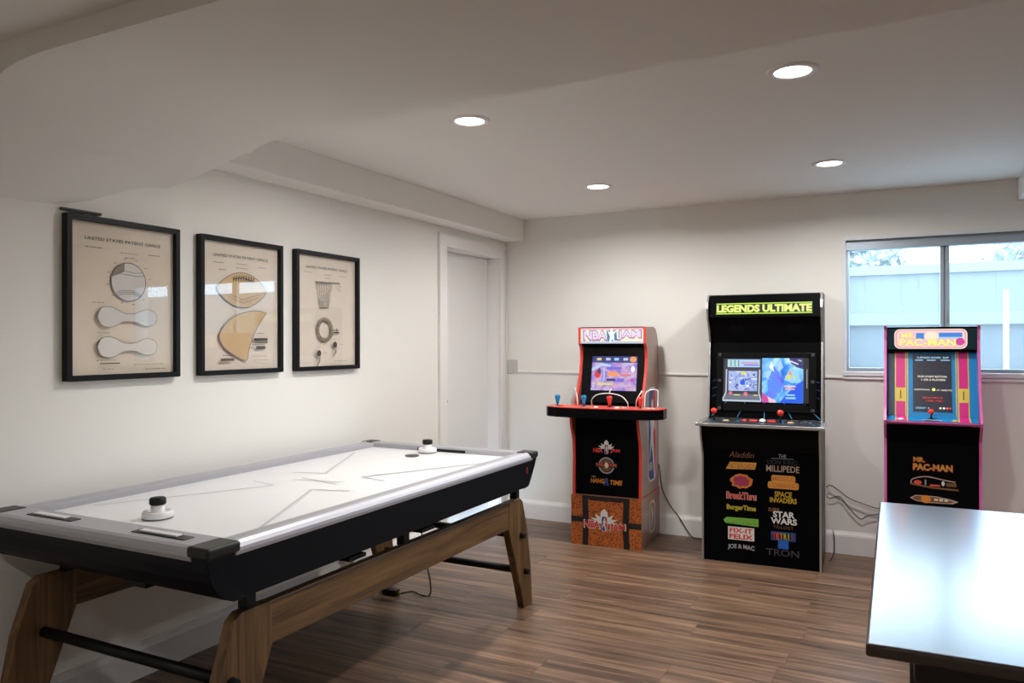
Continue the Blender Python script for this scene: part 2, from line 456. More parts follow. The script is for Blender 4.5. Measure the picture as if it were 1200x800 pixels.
def tag(o, label, cat, group=None):
    o['label'] = label; o['category'] = cat
    if group: o['group'] = group
    return o
def thing(name, loc, rot=0.0, label=None, cat=None, group=None):
    o = bpy.data.objects.new(name, None); COL.objects.link(o); o.empty_display_size = 0.1
    o.location = loc; o.rotation_euler = (0, 0, radians(rot))
    if label: tag(o, label, cat, group)
    return o
def struct(o):
    o['kind'] = 'structure'; return o
def copy_tree(o, parent=None):
    c = o.copy(); COL.objects.link(c)
    if parent: c.parent = parent
    for ch in list(o.children): copy_tree(ch, c)
    return c

# ------------------------------------------------------------------ room shell
XR, YB, ZC = 6.6, -8.6, 2.33
floor = struct(MB().box(0, XR, YB, 0, -0.08, -0.012, 'subfloor').build('floor'))
# planks: run along x, every board its own object
PW, PL = 0.182, 1.22
full = MB().box(0, PL - 0.0005, 0, PW - 0.0005, -0.0115, 0.0, 'floor_wood').build('plank', floor, bevel=0.0006, seg=1)
first = True
row = 0; y = -PW
count = 0
while y > -6.0:
    x = -random.random() * PL
    while x < XR:
        x0, x1 = max(0.0, x), min(XR, x + PL)
        if x1 - x0 > 0.02 and count < 299:
            if x >= 0 and x + PL <= XR:
                if first: o = full; first = False
                else: o = full.copy(); COL.objects.link(o)
                o.location = (x, y, 0)
            else:
                o = MB().box(0, x1 - x0 - 0.0005, 0, PW - 0.0005, -0.0115, 0, 'floor_wood').build('plank', floor, bevel=0.0006, seg=1)
                o.location = (x0, y, 0)
            count += 1
        x += PL
    y -= PW; row += 1
yend = y + PW
rest = MB()
while y > YB - 0.02:
    rest.box(0, XR, max(y, YB), y + PW - 0.0005, -0.0115, 0, 'floor_wood'); y -= PW
o = rest.build('plank', floor); o['kind'] = 'stuff'

# left wall with door opening
wl = MB()
wl.box(-0.2, 0, YB, -0.9, -0.08, 2.6, 'wall_paint'); wl.box(-0.2, 0, -0.107, 0.2, -0.08, 2.6, 'wall_paint'); wl.box(-0.2, 0, -0.9, -0.107, 2.03, 2.6, 'wall_paint')
wl.box(-0.2, -0.17, -0.9, -0.107, -0.08, 2.03, 'wall_paint')
struct(wl.build('wall_left'))
WX0, WX1, WZ0, WZ1 = 2.475, 4.50, 1.18, 2.035
wb = MB()
wb.box(0, WX0, 0, 0.2, -0.08, 2.6, 'wall_paint'); wb.box(WX1, XR, 0, 0.2, -0.08, 2.6, 'wall_paint')
wb.box(WX0, WX1, 0, 0.2, -0.08, WZ0, 'wall_paint'); wb.box(WX0, WX1, 0, 0.2, WZ1, 2.6, 'wall_paint')
struct(wb.build('wall_back'))
struct(MB().box(XR, XR + 0.2, YB, 0.2, -0.08, 2.6, 'wall_paint').build('wall_right'))
struct(MB().box(-0.2, XR + 0.2, YB - 0.2, YB, -0.08, 2.6, 'wall_paint').build('wall_rear'))
struct(MB().box(-0.2, XR + 0.2, YB - 0.2, 0.2, ZC, ZC + 0.12, 'ceiling_paint').build('ceiling'))
# rear part of the ceiling, a little lower
struct(MB().box(0, XR, YB, -4.11, 2.225, ZC, 'ceiling_paint').build('ceiling_rear'))
# boxed beam along the left wall
struct(MB().box(0, 0.165, -3.6, 0, 2.165, ZC, 'ceiling_paint').build('ceiling_beam_left', bevel=0.004))
struct(MB().box(3.415, 3.95, -3.6, 0, 2.205, ZC, 'ceiling_paint').build('ceiling_beam_right', bevel=0.004))
# low cross beam whose plaster curves down to the left wall
prof = [(0.0, 1.883), (0.05, 1.916), (0.10, 1.947), (0.15, 1.975), (0.20, 2.001), (0.26, 2.030), (0.32, 2.057), (0.385, 2.083), (0.45, 2.108), (0.50, 2.125),
        (0.545, 2.143), (0.61, 2.155), (0.68, 2.162), (0.75, 2.165), (0.9, 2.165), (2.95, 2.165), (XR, 2.165)]
def yfront(x): return -3.13 - 0.048 * x
lb = MB(); n = len(prof); NR = 9
straight = lambda x: 2.036 + 0.165 * x + 0.06 * x * x if x < 0.5 else None
def cove_z(x, z, t):
    """t = 0 at the back edge, 1 at the front edge where the curve meets the wall higher up"""
    zf = straight(x)
    if zf is None: return z
    k = max(0.0, (t - 0.45) / 0.55); k = k * k * (3 - 2 * k)
    return z + (max(z, zf) - z) * k
rows = []
for q in range(NR):
    t = q / (NR - 1)
    rows.append([(x, -4.115 + (yfront(x) + 4.115) * t, cove_z(x, z, t)) for x, z in prof])
vs = [p for r in rows for p in r]
lb.raw(vs, [(q * n + i, q * n + i + 1, (q + 1) * n + i + 1, (q + 1) * n + i) for q in range(NR - 1) for i in range(n - 1)], 'ceiling_paint', True)
top0 = [(x, -4.115, ZC) for x, z in prof]; top1 = [(x, yfront(x), ZC) for x, z in prof]
lb.raw(rows[0] + top0, [(i, i + 1, n + i + 1, n + i) for i in range(n - 1)], 'ceiling_paint')
lb.raw(rows[-1] + top1, [(i, i + 1, n + i + 1, n + i) for i in range(n - 1)], 'ceiling_paint')
o = lb.build('ceiling_cross_beam', fix=False)
struct(o)

# baseboards, chair rail
def base_profile(d): return [(0, 0), (d, 0), (d, 0.115), (d * 0.75, 0.128), (d * 0.45, 0.136), (d * 0.35, 0.143), (0, 0.143)]
struct(MB().prism([(-a, b) for a, b in base_profile(0.016)], 0.0, XR, 'trim_paint').build('baseboard_back'))
struct(MB().prism(base_profile(0.016), YB, -0.997, 'trim_paint', axis=1).build('baseboard_left'))
struct(MB().box(0.112, WX0 - 0.012, -0.012, 0, 1.134, 1.15, 'trim_paint').build('trim_1', bevel=0.003))
struct(MB().box(WX0 - 0.012, XR, -0.014, 0, 1.128, 1.146, 'trim_paint').build('trim_2', bevel=0.003))

# door: casing, jamb, leaf, handle
door = struct(MB().box(-0.135, -0.10, -0.895, -0.112, 0.01, 2.025, 'door_paint').build('door_1', bevel=0.002))
cs = MB()
cs.box(0, 0.016, -0.997, -0.90, 0, 2.12, 'trim_paint'); cs.box(0, 0.016, -0.107, -0.012, 0, 2.12, 'trim_paint'); cs.box(0, 0.016, -0.90, -0.107, 2.03, 2.12, 'trim_paint')
cs.box(0.016, 0.022, -0.997, -0.975, 0, 2.12, 'trim_paint'); cs.box(0.016, 0.022, -0.034, -0.012, 0, 2.12, 'trim_paint'); cs.box(0.016, 0.022, -0.975, -0.034, 2.10, 2.12, 'trim_paint')
cs.build('casing', door, bevel=0.003)
jb = MB(); jb.box(-0.17, 0, -0.902, -0.897, 0, 2.03, 'trim_paint'); jb.box(-0.17, 0, -0.110, -0.105, 0, 2.03, 'trim_paint'); jb.box(-0.17, 0, -0.9, -0.107, 2.027, 2.032, 'trim_paint')
jb.build('jamb', door)
h = MB(); h.cyl((-0.10, -0.84, 0.96), (-0.092, -0.84, 0.96), 0.026, 0.026, 'steel_dull'); h.cyl((-0.092, -0.84, 0.96), (-0.05, -0.84, 0.96), 0.009, 0.009, 'steel_dull')
h.sphere((-0.045, -0.84, 0.96), 0.024, 'steel_dull', 16, 10)
h.build('door_handle', door)

# window: frame, mullions, panes, sill
win = struct(MB().box(WX0, WX1, 0.03, 0.09, WZ1 - 0.035, WZ1, 'alu').box(WX0, WX1, 0.03, 0.09, WZ0, WZ0 + 0.022, 'alu')
             .box(WX0, WX0 + 0.022, 0.03, 0.09, WZ0 + 0.022, WZ1 - 0.035, 'alu').box(WX1 - 0.022, WX1, 0.03, 0.09, WZ0 + 0.022, WZ1 - 0.035, 'alu').build('window_1', bevel=0.002))
MB().box(WX0, WX1, 0.012, 0.08, WZ1 - 0.075, WZ1 - 0.035, 'alu').build('head_track', win, bevel=0.002)
for mx in (3.04, 3.955):
    o = MB().box(mx - 0.025, mx - 0.004, 0.036, 0.075, WZ0 + 0.022, WZ1 - 0.075, 'alu').box(mx + 0.004, mx + 0.025, 0.028, 0.06, WZ0 + 0.022, WZ1 - 0.075, 'alu').box(mx - 0.004, mx + 0.004, 0.045, 0.06, WZ0 + 0.022, WZ1 - 0.075, 'alu').build('mullion', win, bevel=0.002)
    MB().box(mx + 0.006, mx + 0.018, 0.016, 0.028, 1.50, 1.56, 'chrome').build('latch', o, bevel=0.002)
for a, b in ((WX0 + 0.02, 3.02), (3.06, 3.935), (3.975, WX1 - 0.02)):
    MB().face([(a, 0.056, WZ0 + 0.02), (b, 0.056, WZ0 + 0.02), (b, 0.056, WZ1 - 0.072), (a, 0.056, WZ1 - 0.072)], 'window_glass').build('pane', win, fix=False)
MB().box(WX0 - 0.012, WX1 + 0.012, -0.02, 0.03, WZ0 - 0.03, WZ0, 'sill_white').build('window_sill', win, bevel=0.003)
rv = MB(); rv.box(WX0 - 0.01, WX1 + 0.01, -0.006, 0.012, WZ1 - 0.012, WZ1 + 0.012, 'sill_white'); rv.box(WX0 - 0.012, WX0 + 0.006, -0.006, 0.03, WZ0, WZ1 - 0.012, 'sill_white')
rv.build('window_trim', win, bevel=0.002)

# recessed downlights
def downlight(x, y, z, label, watts, group='recessed downlights'):
    t = thing('recessed_downlight', (x, y, z), 0, label, 'ceiling light', group if group else None)
    MB().lathe([(0.062, -0.001), (0.064, -0.006), (0.075, -0.008), (0.088, -0.0045), (0.09, 0.0)], (0, 0, 0), 'trim_paint', 32).build('trim_ring', t)
    MB().lathe([(0.0001, -0.004), (0.04, -0.004), (0.063, -0.0035)], (0, 0, 0), 'lamp_lens', 32).build('lens', t)
    ld = bpy.data.lights.new('lamp', 'AREA'); ld.shape = 'DISK'; ld.size = 0.12; ld.energy = watts; ld.color = (1.0, 0.972, 0.935); ld.spread = radians(165)
    lo = bpy.data.objects.new('lamp', ld); COL.objects.link(lo); lo.parent = t; lo.location = (0, 0, -0.012)
    return t
downlight(1.137, -2.525, ZC, 'round recessed ceiling light beside the low cross beam, left of two in its row', LAMP_WATTS)
downlight(1.137, -0.955, ZC, 'round recessed ceiling light nearest the basketball themed arcade cabinet and door', LAMP_WATTS)
downlight(2.457, -2.525, ZC, 'largest looking round recessed ceiling light, right of two beside the cross beam', LAMP_WATTS)
downlight(2.457, -0.955, ZC, 'round recessed ceiling light nearest the window wall at right', LAMP_WATTS)
for x, y, z in ((5.2, -2.525, ZC), (5.2, -0.955, ZC), (1.5, -5.6, 2.225), (4.6, -5.6, 2.225), (1.5, -7.4, 2.225), (4.6, -7.4, 2.225)):  # unseen lamps added for light, outside the four visible downlights
    downlight(x, y, z, 'added ceiling light out of view, %s side, %s' % ('left' if x < 3 else 'right', {-2.525: 'beyond the window end, near row', -0.955: 'beyond the window end, far row', -5.6: 'just behind the camera', -7.4: 'far behind the camera'}[y]), REAR_WATTS if y < -4 else LAMP_WATTS, 'added downlights out of view')

# wall plate beside the door
wp = thing('wall_plate', (0.057, 0, 1.18), 0, 'pale grey square plastic wall plate beside the door casing', 'wall plate')
MB().box(-0.052, 0.052, -0.006, 0, -0.055, 0.055, 'plate_plastic').build('cover', wp, bevel=0.003)
for sx in (-0.022, 0.022):
    MB().box(sx - 0.015, sx + 0.015, -0.009, -0.006, -0.032, 0.032, 'plate_plastic').build('rocker_switch', wp, bevel=0.002)
# thin dark strip standing in for the gap shadow above the first picture
tag(MB().box(0.0, 0.014, -3.612, -3.45, 1.869, 1.879, 'gap_shade').build('gap_shade_strip', bevel=0.002), 'thin dark strip as painted gap shadow on the wall just above the largest framed print', 'shade strip')

# ------------------------------------------------------------------ framed prints
def picture(y0, y1, z0, z1, label, draw, paper):
    w, hh = y1 - y0, z1 - z0
    t = thing('framed_print', (0.0, (y0 + y1) / 2, z0), 0, label, 'picture', 'framed patent prints on the left wall')
    a, b = -w / 2, w / 2; fw = 0.021; d = 0.034
    f = MB()
    f.box(0.002, d, a, a + fw, 0, hh, 'frame_black'); f.box(0.002, d, b - fw, b, 0, hh, 'frame_black')
    f.box(0.002, d, a + fw, b - fw, 0, fw, 'frame_black'); f.box(0.002, d, a + fw, b - fw, hh - fw, hh, 'frame_black')
    f.build('frame', t, bevel=0.0015, seg=1)
    p = MB().box(0.004, 0.012, a + 0.01, b - 0.01, 0.01, hh - 0.01, paper).build('paper', t)
    A = Art((0.012, 0, 0), (0, 1, 0), (0, 0, 1)); draw(A, w, hh); A.build('print', p)
    MB().face([(0.0235, a + fw - 0.002, fw - 0.002), (0.0235, b - fw + 0.002, fw - 0.002), (0.0235, b - fw + 0.002, hh - fw + 0.002), (0.0235, a + fw - 0.002, hh - fw + 0.002)], 'picture_glass').build('glass', t, fix=False)
    return t
def heading(A, h):
    def arch(x, y): return x, y + 0.5 * (0.25 - x * x) * 0.9
    A.text('UNITED STATES PATENT OFFICE', 0, h - 0.083, 0.335, 0.0125, 'ink_dark', 0.012, warp=arch)
def tiny(A, u, v, w, m='ink'):
    """unreadable line of small print"""
    x = u - w / 2
    while x < u + w / 2:
        l = random.uniform(0.006, 0.016); A.rect(x, min(x + l, u + w / 2), v, v + 0.003, m); x += l + 0.004
def draw_baseball(A, w, h):
    heading(A, h)
    tiny(A, -0.13, h - 0.118, 0.07); tiny(A, 0.135, h - 0.125, 0.055); tiny(A, 0.02, h - 0.128, 0.08, 'ink_pale'); tiny(A, 0.02, h - 0.146, 0.04, 'ink_pale')
    cx, cy, r = 0.016, h - 0.242, 0.077
    A.disc(cx, cy, r, 'shade_pale', n=40); A.ring(cx, cy, r, 0.0035, 'ink_blue', n=48)
    A.stroke([(cx - 0.074, cy + 0.02), (cx - 0.04, cy + 0.032), (cx, cy + 0.028), (cx + 0.04, cy + 0.026), (cx + 0.072, cy + 0.03)], 0.002, 'ink_blue')
    A.stroke([(cx - 0.066, cy + 0.04), (cx - 0.03, cy + 0.045), (cx + 0.03, cy + 0.038), (cx + 0.064, cy + 0.044)], 0.0016, 'ink_blue')
    for k in range(3):
        A.stroke([(cx - 0.06 + 0.004 * k, cy - 0.048 - 0.006 * k), (cx - 0.03, cy - 0.034 - 0.007 * k), (cx + 0.02, cy - 0.034 - 0.007 * k), (cx + 0.055, cy - 0.05 - 0.005 * k)], 0.0018, 'ink_blue')
    A.poly([(cx - 0.073, cy + 0.022), (cx - 0.05, cy + 0.028), (cx - 0.022, cy + 0.04), (cx - 0.02, cy + 0.073), (cx - 0.045, cy + 0.062), (cx - 0.063, cy + 0.045)], 'shade_grey')
    for k in range(12):
        a = radians(30 * k + 10); tiny(A, cx + 0.098 * cos(a), cy + 0.092 * sin(a), 0.012, 'ink_pale')
    def sole(cy, m):
        P = curve([(-0.125, cy), (-0.105, cy + 0.034), (-0.06, cy + 0.038), (-0.01, cy + 0.016), (0.04, cy + 0.016), (0.09, cy + 0.034), (0.13, cy + 0.024), (0.142, cy), (0.13, cy - 0.026), (0.09, cy - 0.034), (0.04, cy - 0.018), (-0.01, cy - 0.018), (-0.06, cy - 0.04), (-0.105, cy - 0.034), (-0.125, cy)], 5)[:-1]
        A.poly([(p[0], p[1]) for p in [(q.x, q.y) for q in P]], m); A.stroke([(q.x, q.y) for q in P], 0.0022, 'ink_pale', True)
    sole(0.247, 'shade_pale'); sole(0.128, 'shade_pale')
    tiny(A, -0.12, 0.30, 0.05, 'ink_pale'); tiny(A, -0.1, 0.182, 0.05, 'ink_pale')
    A.rect(-0.115, -0.03, 0.062, 0.066, 'ink_dark'); tiny(A, -0.08, 0.04, 0.05, 'ink_pale'); tiny(A, -0.09, 0.075, 0.08, 'ink_pale')
    tiny(A, 0.1, 0.055, 0.14, 'ink_pale'); tiny(A, 0.13, 0.036, 0.1, 'ink_pale')
def draw_football(A, w, h):
    heading(A, h)
    tiny(A, -0.14, h - 0.118, 0.06); tiny(A, 0.13, h - 0.122, 0.05); tiny(A, 0.0, h - 0.115, 0.07, 'ink_pale'); tiny(A, 0, h - 0.135, 0.07, 'ink_pale'); tiny(A, -0.12, h - 0.15, 0.04, 'ink')
    cx, cy = 0.0, 0.395
    up = [(cx + 0.155 * t, cy + 0.082 * (1 - t * t) ** 0.85) for t in [i / 12 - 1 for i in range(25)]]
    dn = [(cx + 0.155 * t, cy - 0.082 * (1 - t * t) ** 0.85) for t in [1 - i / 12 for i in range(1, 24)]]
    A.poly(up + dn, 'leather_tan')
    A.stroke(up + dn, 0.003, 'ink_blue', True)
    A.stroke([(-0.062, cy + 0.048), (0, cy + 0.058), (0.07, cy + 0.044)], 0.004, 'ink_dark')
    for k in range(9): A.stroke([(-0.056 + k * 0.015, cy + 0.036 + 0.006 * sin(k / 8 * pi)), (-0.052 + k * 0.015, cy + 0.062 + 0.006 * sin(k / 8 * pi))], 0.005, 'ink_dark')
    A.stroke([(-0.12, cy - 0.012), (0, cy - 0.045), (0.12, cy - 0.012)], 0.0016, 'ink_blue'); A.stroke([(-0.1, cy - 0.03), (0, cy - 0.062), (0.1, cy - 0.03)], 0.0016, 'ink_blue')
    seg = [(0.15, 0.292), (0.09, 0.30), (0.03, 0.294), (-0.05, 0.27), (-0.11, 0.228), (-0.143, 0.175), (-0.12, 0.13), (-0.06, 0.09), (0.02, 0.062), (0.035, 0.11), (0.06, 0.17), (0.1, 0.235)]
    P = [(q.x, q.y) for q in curve(seg, 4)]
    A.poly(P, 'leather_tan')
    A.stroke(P, 0.0035, 'ink_blue', True)
    tiny(A, 0.11, 0.19, 0.05); A.rect(0.065, 0.155, 0.145, 0.152, 'ink'); A.rect(0.065, 0.155, 0.156, 0.168, 'ink_dark'); A.rect(0.08, 0.14, 0.115, 0.13, 'ink'); tiny(A, 0.05, 0.12, 0.03)
    tiny(A, 0.1, 0.08, 0.09, 'ink_pale'); tiny(A, 0.11, 0.06, 0.1, 'ink_pale'); A.rect(-0.14, -0.06, 0.062, 0.074, 'ink'); tiny(A, -0.1, 0.086, 0.06)
def draw_basket(A, w, h):
    heading(A, h)
    tiny(A, -0.15, h - 0.112, 0.06, 'ink_pale'); tiny(A, 0.13, h - 0.118, 0.06, 'ink_pale'); tiny(A, 0, h - 0.118, 0.05, 'ink_pale'); tiny(A, 0, h - 0.135, 0.04, 'ink_pale')
    A.stroke([(-0.10, 0.472), (0.10, 0.474)], 0.004, 'ink'); A.stroke([(-0.10, 0.465), (0.03, 0.466)], 0.002, 'ink')
    for k in range(7):
        x0 = -0.095 + k * 0.019
        A.stroke([(x0, 0.468), (x0 + 0.012, 0.44), (x0 * 0.75 - 0.012, 0.41), (x0 * 0.75 + 0.004, 0.38), (x0 * 0.6 - 0.014, 0.345), (x0 * 0.6 - 0.01, 0.33)], 0.0022, 'ink')
        A.stroke([(x0 + 0.016, 0.468), (x0, 0.44), (x0 * 0.75 + 0.006, 0.41), (x0 * 0.75 - 0.012, 0.38), (x0 * 0.6 - 0.004, 0.345)], 0.0018, 'ink')
    A.stroke([(-0.075, 0.332), (0.0, 0.336)], 0.004, 'ink'); A.stroke([(0.05, 0.47), (0.08, 0.44), (0.10, 0.425), (0.10, 0.47)], 0.0018, 'ink_pale')
    A.ring(-0.03, 0.215, 0.066, 0.003, 'ink', n=36); A.ring(-0.03, 0.215, 0.055, 0.014, 'ink_pale', n=36); A.ring(-0.03, 0.215, 0.046, 0.003, 'ink', n=36)
    for k in range(16):
        a = 2 * pi * k / 16; A.disc(-0.03 + 0.056 * cos(a), 0.215 + 0.056 * sin(a), 0.004, 'ink', n=8)
    A.rect(0.034, 0.085, 0.198, 0.206, 'ink'); A.rect(0.034, 0.085, 0.212, 0.216, 'ink'); A.rect(0.06, 0.066, 0.195, 0.225, 'ink_dark')
    for cx, cy in ((0.048, 0.135), (-0.085, 0.09)):
        A.disc(cx, cy, 0.017, 'ink_dark', n=16); A.stroke([(cx, cy - 0.015), (cx + 0.004, cy - 0.04), (cx - 0.016, cy - 0.066)], 0.005, 'ink'); A.stroke([(cx + 0.012, cy - 0.012), (cx + 0.006, cy - 0.05)], 0.003, 'ink')
        tiny(A, cx - 0.01, cy + 0.03, 0.03, 'ink_pale'); tiny(A, cx + 0.05, cy, 0.03, 'ink_pale')
    tiny(A, 0.09, 0.045, 0.1, 'ink_pale')
picture(-3.604, -3.101, 1.228, 1.859, 'black framed patent drawing of a baseball and two sole shapes', draw_baseball, 'paper')
picture(-2.993, -2.484, 1.226, 1.857, 'black framed patent drawing of a football with tan leather panels', draw_football, 'paper2')
picture(-2.390, -1.874, 1.225, 1.855, 'black framed patent drawing of a basketball hoop net and ring', draw_basket, 'paper2')

# ------------------------------------------------------------------ air hockey table
TX, TY = 0.60, -2.875
T = thing('air_hockey_table', (TX, TY, 0), 0, 'black air hockey table with white playfield, grey rails and brown wooden legs', 'game table')
HW, HL, ZS, ZR = 0.5325, 1.05, 0.786, 0.812
RW = 0.088
# hull shaped body, seen from the side: ends curve in under
body_prof = [(-HL + 0.003, 0.783), (-HL + 0.008, 0.745), (-HL + 0.018, 0.714), (-HL + 0.036, 0.684), (-HL + 0.062, 0.660), (-HL + 0.098, 0.645), (HL - 0.13, 0.645), (HL - 0.10, 0.650), (HL - 0.075, 0.676), (HL - 0.03, 0.74), (HL - 0.006, 0.783)]
MB().prism(body_prof, -HW + 0.010, HW - 0.008, 'black_apron').build('apron', T, bevel=0.004)
# bottom pan
MB().box(-HW + 0.16, HW - 0.16, -HL + 0.3, HL - 0.3, 0.605, 0.64, 'black_plastic').build('bottom_pan', T, bevel=0.004)
MB().box(0.02, 0.10, -HL + 0.14, -HL + 0.26, 0.606, 0.64, 'black_plastic').build('power_box', T, bevel=0.004)
ps = MB().box(-HW + RW - 0.005, HW - RW + 0.005, -HL + 0.10, HL - 0.075, 0.77, ZS, 'play_white').build('play_surface', T)
A = Art((0, 0, ZS), (1, 0, 0), (0, 1, 0))
for sx in (-1, 1):
    for sy in (-1, 1):
        A.stroke([(sx * 0.40, sy * 0.74), (sx * 0.102, sy * 0.16)], 0.012, 'mark_grey'); A.stroke([(sx * 0.105, sy * 0.16), (sx * 0.255, sy * 0.118)], 0.009, 'mark_grey')
for a in (25, 155): A.stroke([(0.13 * cos(radians(a)) * -1, 0.13 * sin(radians(a)) * -0.5), (0.13 * cos(radians(a)), 0.13 * sin(radians(a)) * 0.5)], 0.008, 'mark_grey')
A.build('field_marking', ps)
# side rails: flat inner lip, rounded silver outer bar
def side_rail(s):
    pr = [(HW - RW, 0.784), (HW - RW, 0.803), (HW - RW + 0.006, 0.808), (HW - 0.036, 0.811), (HW - 0.036, 0.784)]
    bar = [(HW - 0.036, 0.774), (HW - 0.036, 0.8115), (HW - 0.029, 0.8130), (HW - 0.018, 0.8115), (HW - 0.008, 0.805), (HW - 0.001, 0.795), (HW, 0.785), (HW - 0.004, 0.774)]
    b = MB()
    b.prism([(s * x, z) for x, z in pr], -HL + 0.11, HL - 0.075, 'rail_grey', axis=1)
    b.prism([(s * x, z) for x, z in bar], -HL + 0.10, HL - 0.06, 'rail_light', axis=1)
    b.build('side_rail', T)
side_rail(1); side_rail(-1)
def end_rail(s, wdt):
    y1 = HL * s; y0 = (HL - wdt) * s
    pr = [(y0, 0.784), (y0, 0.806), (y0 + s * 0.006, 0.8115), (y1 - s * 0.02, 0.8115), (y1 - s * 0.008, 0.807), (y1, 0.797), (y1 + s * 0.001, 0.785), (y1 - s * 0.004, 0.772), (y1 - s * 0.03, 0.772)]
    o = MB().prism(pr, -HW + 0.07, HW - 0.07, 'rail_grey').build('end_rail', T)
    MB().box(-0.15, 0.15, y0 - 0.002, y0 + 0.002, 0.7862, 0.801, 'black_plastic').build('goal_slot', o)
end_rail(-1, 0.125); end_rail(1, 0.085)
def cap(sx, sy, ln, wd):
    x1 = sx * (HW + 0.002); y1 = sy * (HL + 0.003)
    xs = sorted((x1, sx * (HW - wd))); ys = sorted((y1, sy * (HL - ln)))
    b = MB().box(xs[0], xs[1], ys[0], ys[1], 0.782, 0.8145, 'cap_grey')
    b.build('corner_cap', T, bevel=0.009, seg=3)
    if sx > 0:
        b2 = [(sy * (abs(y_) + 0.002), z_) for y_, z_ in body_prof if y_ * sy > 0]
        b2 = b2 if sy < 0 else b2
        e = 0.05 if sy < 0 else 0.03
        inner = [(y_ - sy * e, z_) for y_, z_ in reversed(b2)]
        MB().prism(b2 + inner, HW - 0.03, HW - 0.005, 'black_apron').build('corner_guard', T, bevel=0.002)
        if sy < 0: MB().prism(b2 + inner, -HW + 0.006, -HW + 0.03, 'black_apron').build('corner_guard', T, bevel=0.002)
cap(1, -1, 0.115, 0.085); cap(-1, -1, 0.115, 0.075); cap(1, 1, 0.085, 0.085); cap(-1, 1, 0.085, 0.075)
for cx in (-0.24, 0.272):
    s = MB().box(cx - 0.112, cx + 0.112, -HL + 0.045, -HL + 0.083, 0.811, 0.8145, 'cap_grey').build('score_slider', T, bevel=0.001, seg=1)
    MB().box(cx - 0.09, cx + 0.07, -HL + 0.054, -HL + 0.076, 0.8145, 0.819, 'counter_white').build('counter', s, bevel=0.001, seg=1)
MB().box(HW - 0.010, HW - 0.004, HL - 0.125, HL - 0.108, 0.715, 0.745, 'red_sticker').build('switch', T, bevel=0.002)
# wooden trestle frames
def leg_poly(s):
    # near (s=-1) and far (s=+1) leg seen from the side
    return [(s * 0.865, 0.575), (s * 0.99, 0.575), (s * 1.02, 0.555), (s * 1.075, 0.40), (s * 1.115, 0.20), (s * 1.135, 0.0), (s * 1.035, 0.0), (s * 1.0, 0.10), (s * 0.94, 0.25), (s * 0.865, 0.44)]
for sx in (-1, 1):
    x0, x1 = sorted((sx * 0.42, sx * 0.46))
    for s in (-1, 1):
        dy = (0.125 if sx > 0 else 0.075) if s < 0 else 0.0
        o = MB().prism([(y_ + dy, z_) for y_, z_ in leg_poly(s)], x0, x1, 'oak_z').build('leg', T, bevel=0.004)
        for yy, zz in ((s * 0.995, 0.385), (s * 1.045, 0.19)):
            yy += 0.09 if s < 0 else 0.0
            xx = sx * 0.46
            MB().cyl((xx, yy, zz), (xx + sx * 0.025, yy, zz), 0.017, 0.015, 'black_plastic', 16).build('bolt_knob', o, bevel=0.002)
    MB().box(x0 + 0.003, x1 - 0.003, -0.745 if sx > 0 else -0.795, 0.87, 0.44, 0.575, 'oak_y').build('frame_beam', T, bevel=0.004)
    for py in (-0.815, 0.0, 0.985):
        MB().box(sx * 0.43 - 0.018, sx * 0.43 + 0.018, py - 0.02, py + 0.02, 0.57, 0.65, 'black_metal').build('support_post', T, bevel=0.003)
for yy, zz in ((0.995, 0.385), (1.045, 0.19), (-0.905, 0.385), (-0.955, 0.19)):
    MB().cyl((-0.42, yy, zz), (0.42, yy, zz), 0.018, 0.018, 'black_metal', 14).build('cross_bar', T)
for yy in (-0.27, 0.2):
    MB().box(-0.42, 0.42, yy - 0.05, yy + 0.05, 0.578, 0.592, 'black_metal').build('cross_plate', T, bevel=0.003)

def mallet(x, y, label):
    t = thing('air_hockey_mallet', (x, y, ZS + 0.0003), 0, label, 'mallet', 'air hockey mallets')
    MB().lathe([(0.0001, 0.0), (0.046, 0.0), (0.049, 0.0008), (0.049, 0.003), (0.046, 0.004)], (0, 0, 0), 'puck_grey', 32).build('felt_pad', t)
    MB().lathe([(0.047, 0.0035), (0.049, 0.006), (0.049, 0.02), (0.045, 0.026), (0.040, 0.025), (0.034, 0.017), (0.026, 0.016), (0.0225, 0.022), (0.022, 0.05), (0.0001, 0.05)], (0, 0, 0), 'mallet_white', 32).build('body', t)
    MB().lathe([(0.0001, 0.045), (0.023, 0.045), (0.0265, 0.049), (0.0265, 0.064), (0.023, 0.069), (0.012, 0.0705), (0.0001, 0.0705)], (0, 0, 0), 'black_plastic', 32).build('knob', t)
mallet(0.578, -3.645, 'white mallet with a black knob on the near end of the white playfield')
mallet(0.552, -1.968, 'white mallet with a dark knob at the far end of the white playfield')
tag(MB().lathe([(0.0001, 0.0), (0.033, 0.0), (0.036, 0.002), (0.036, 0.005), (0.033, 0.007), (0.0001, 0.007)], (0.55, -2.11, ZS + 0.0003), 'puck_grey', 32).build('air_hockey_puck'), 'small flat dark grey puck lying on the white playfield', 'puck')

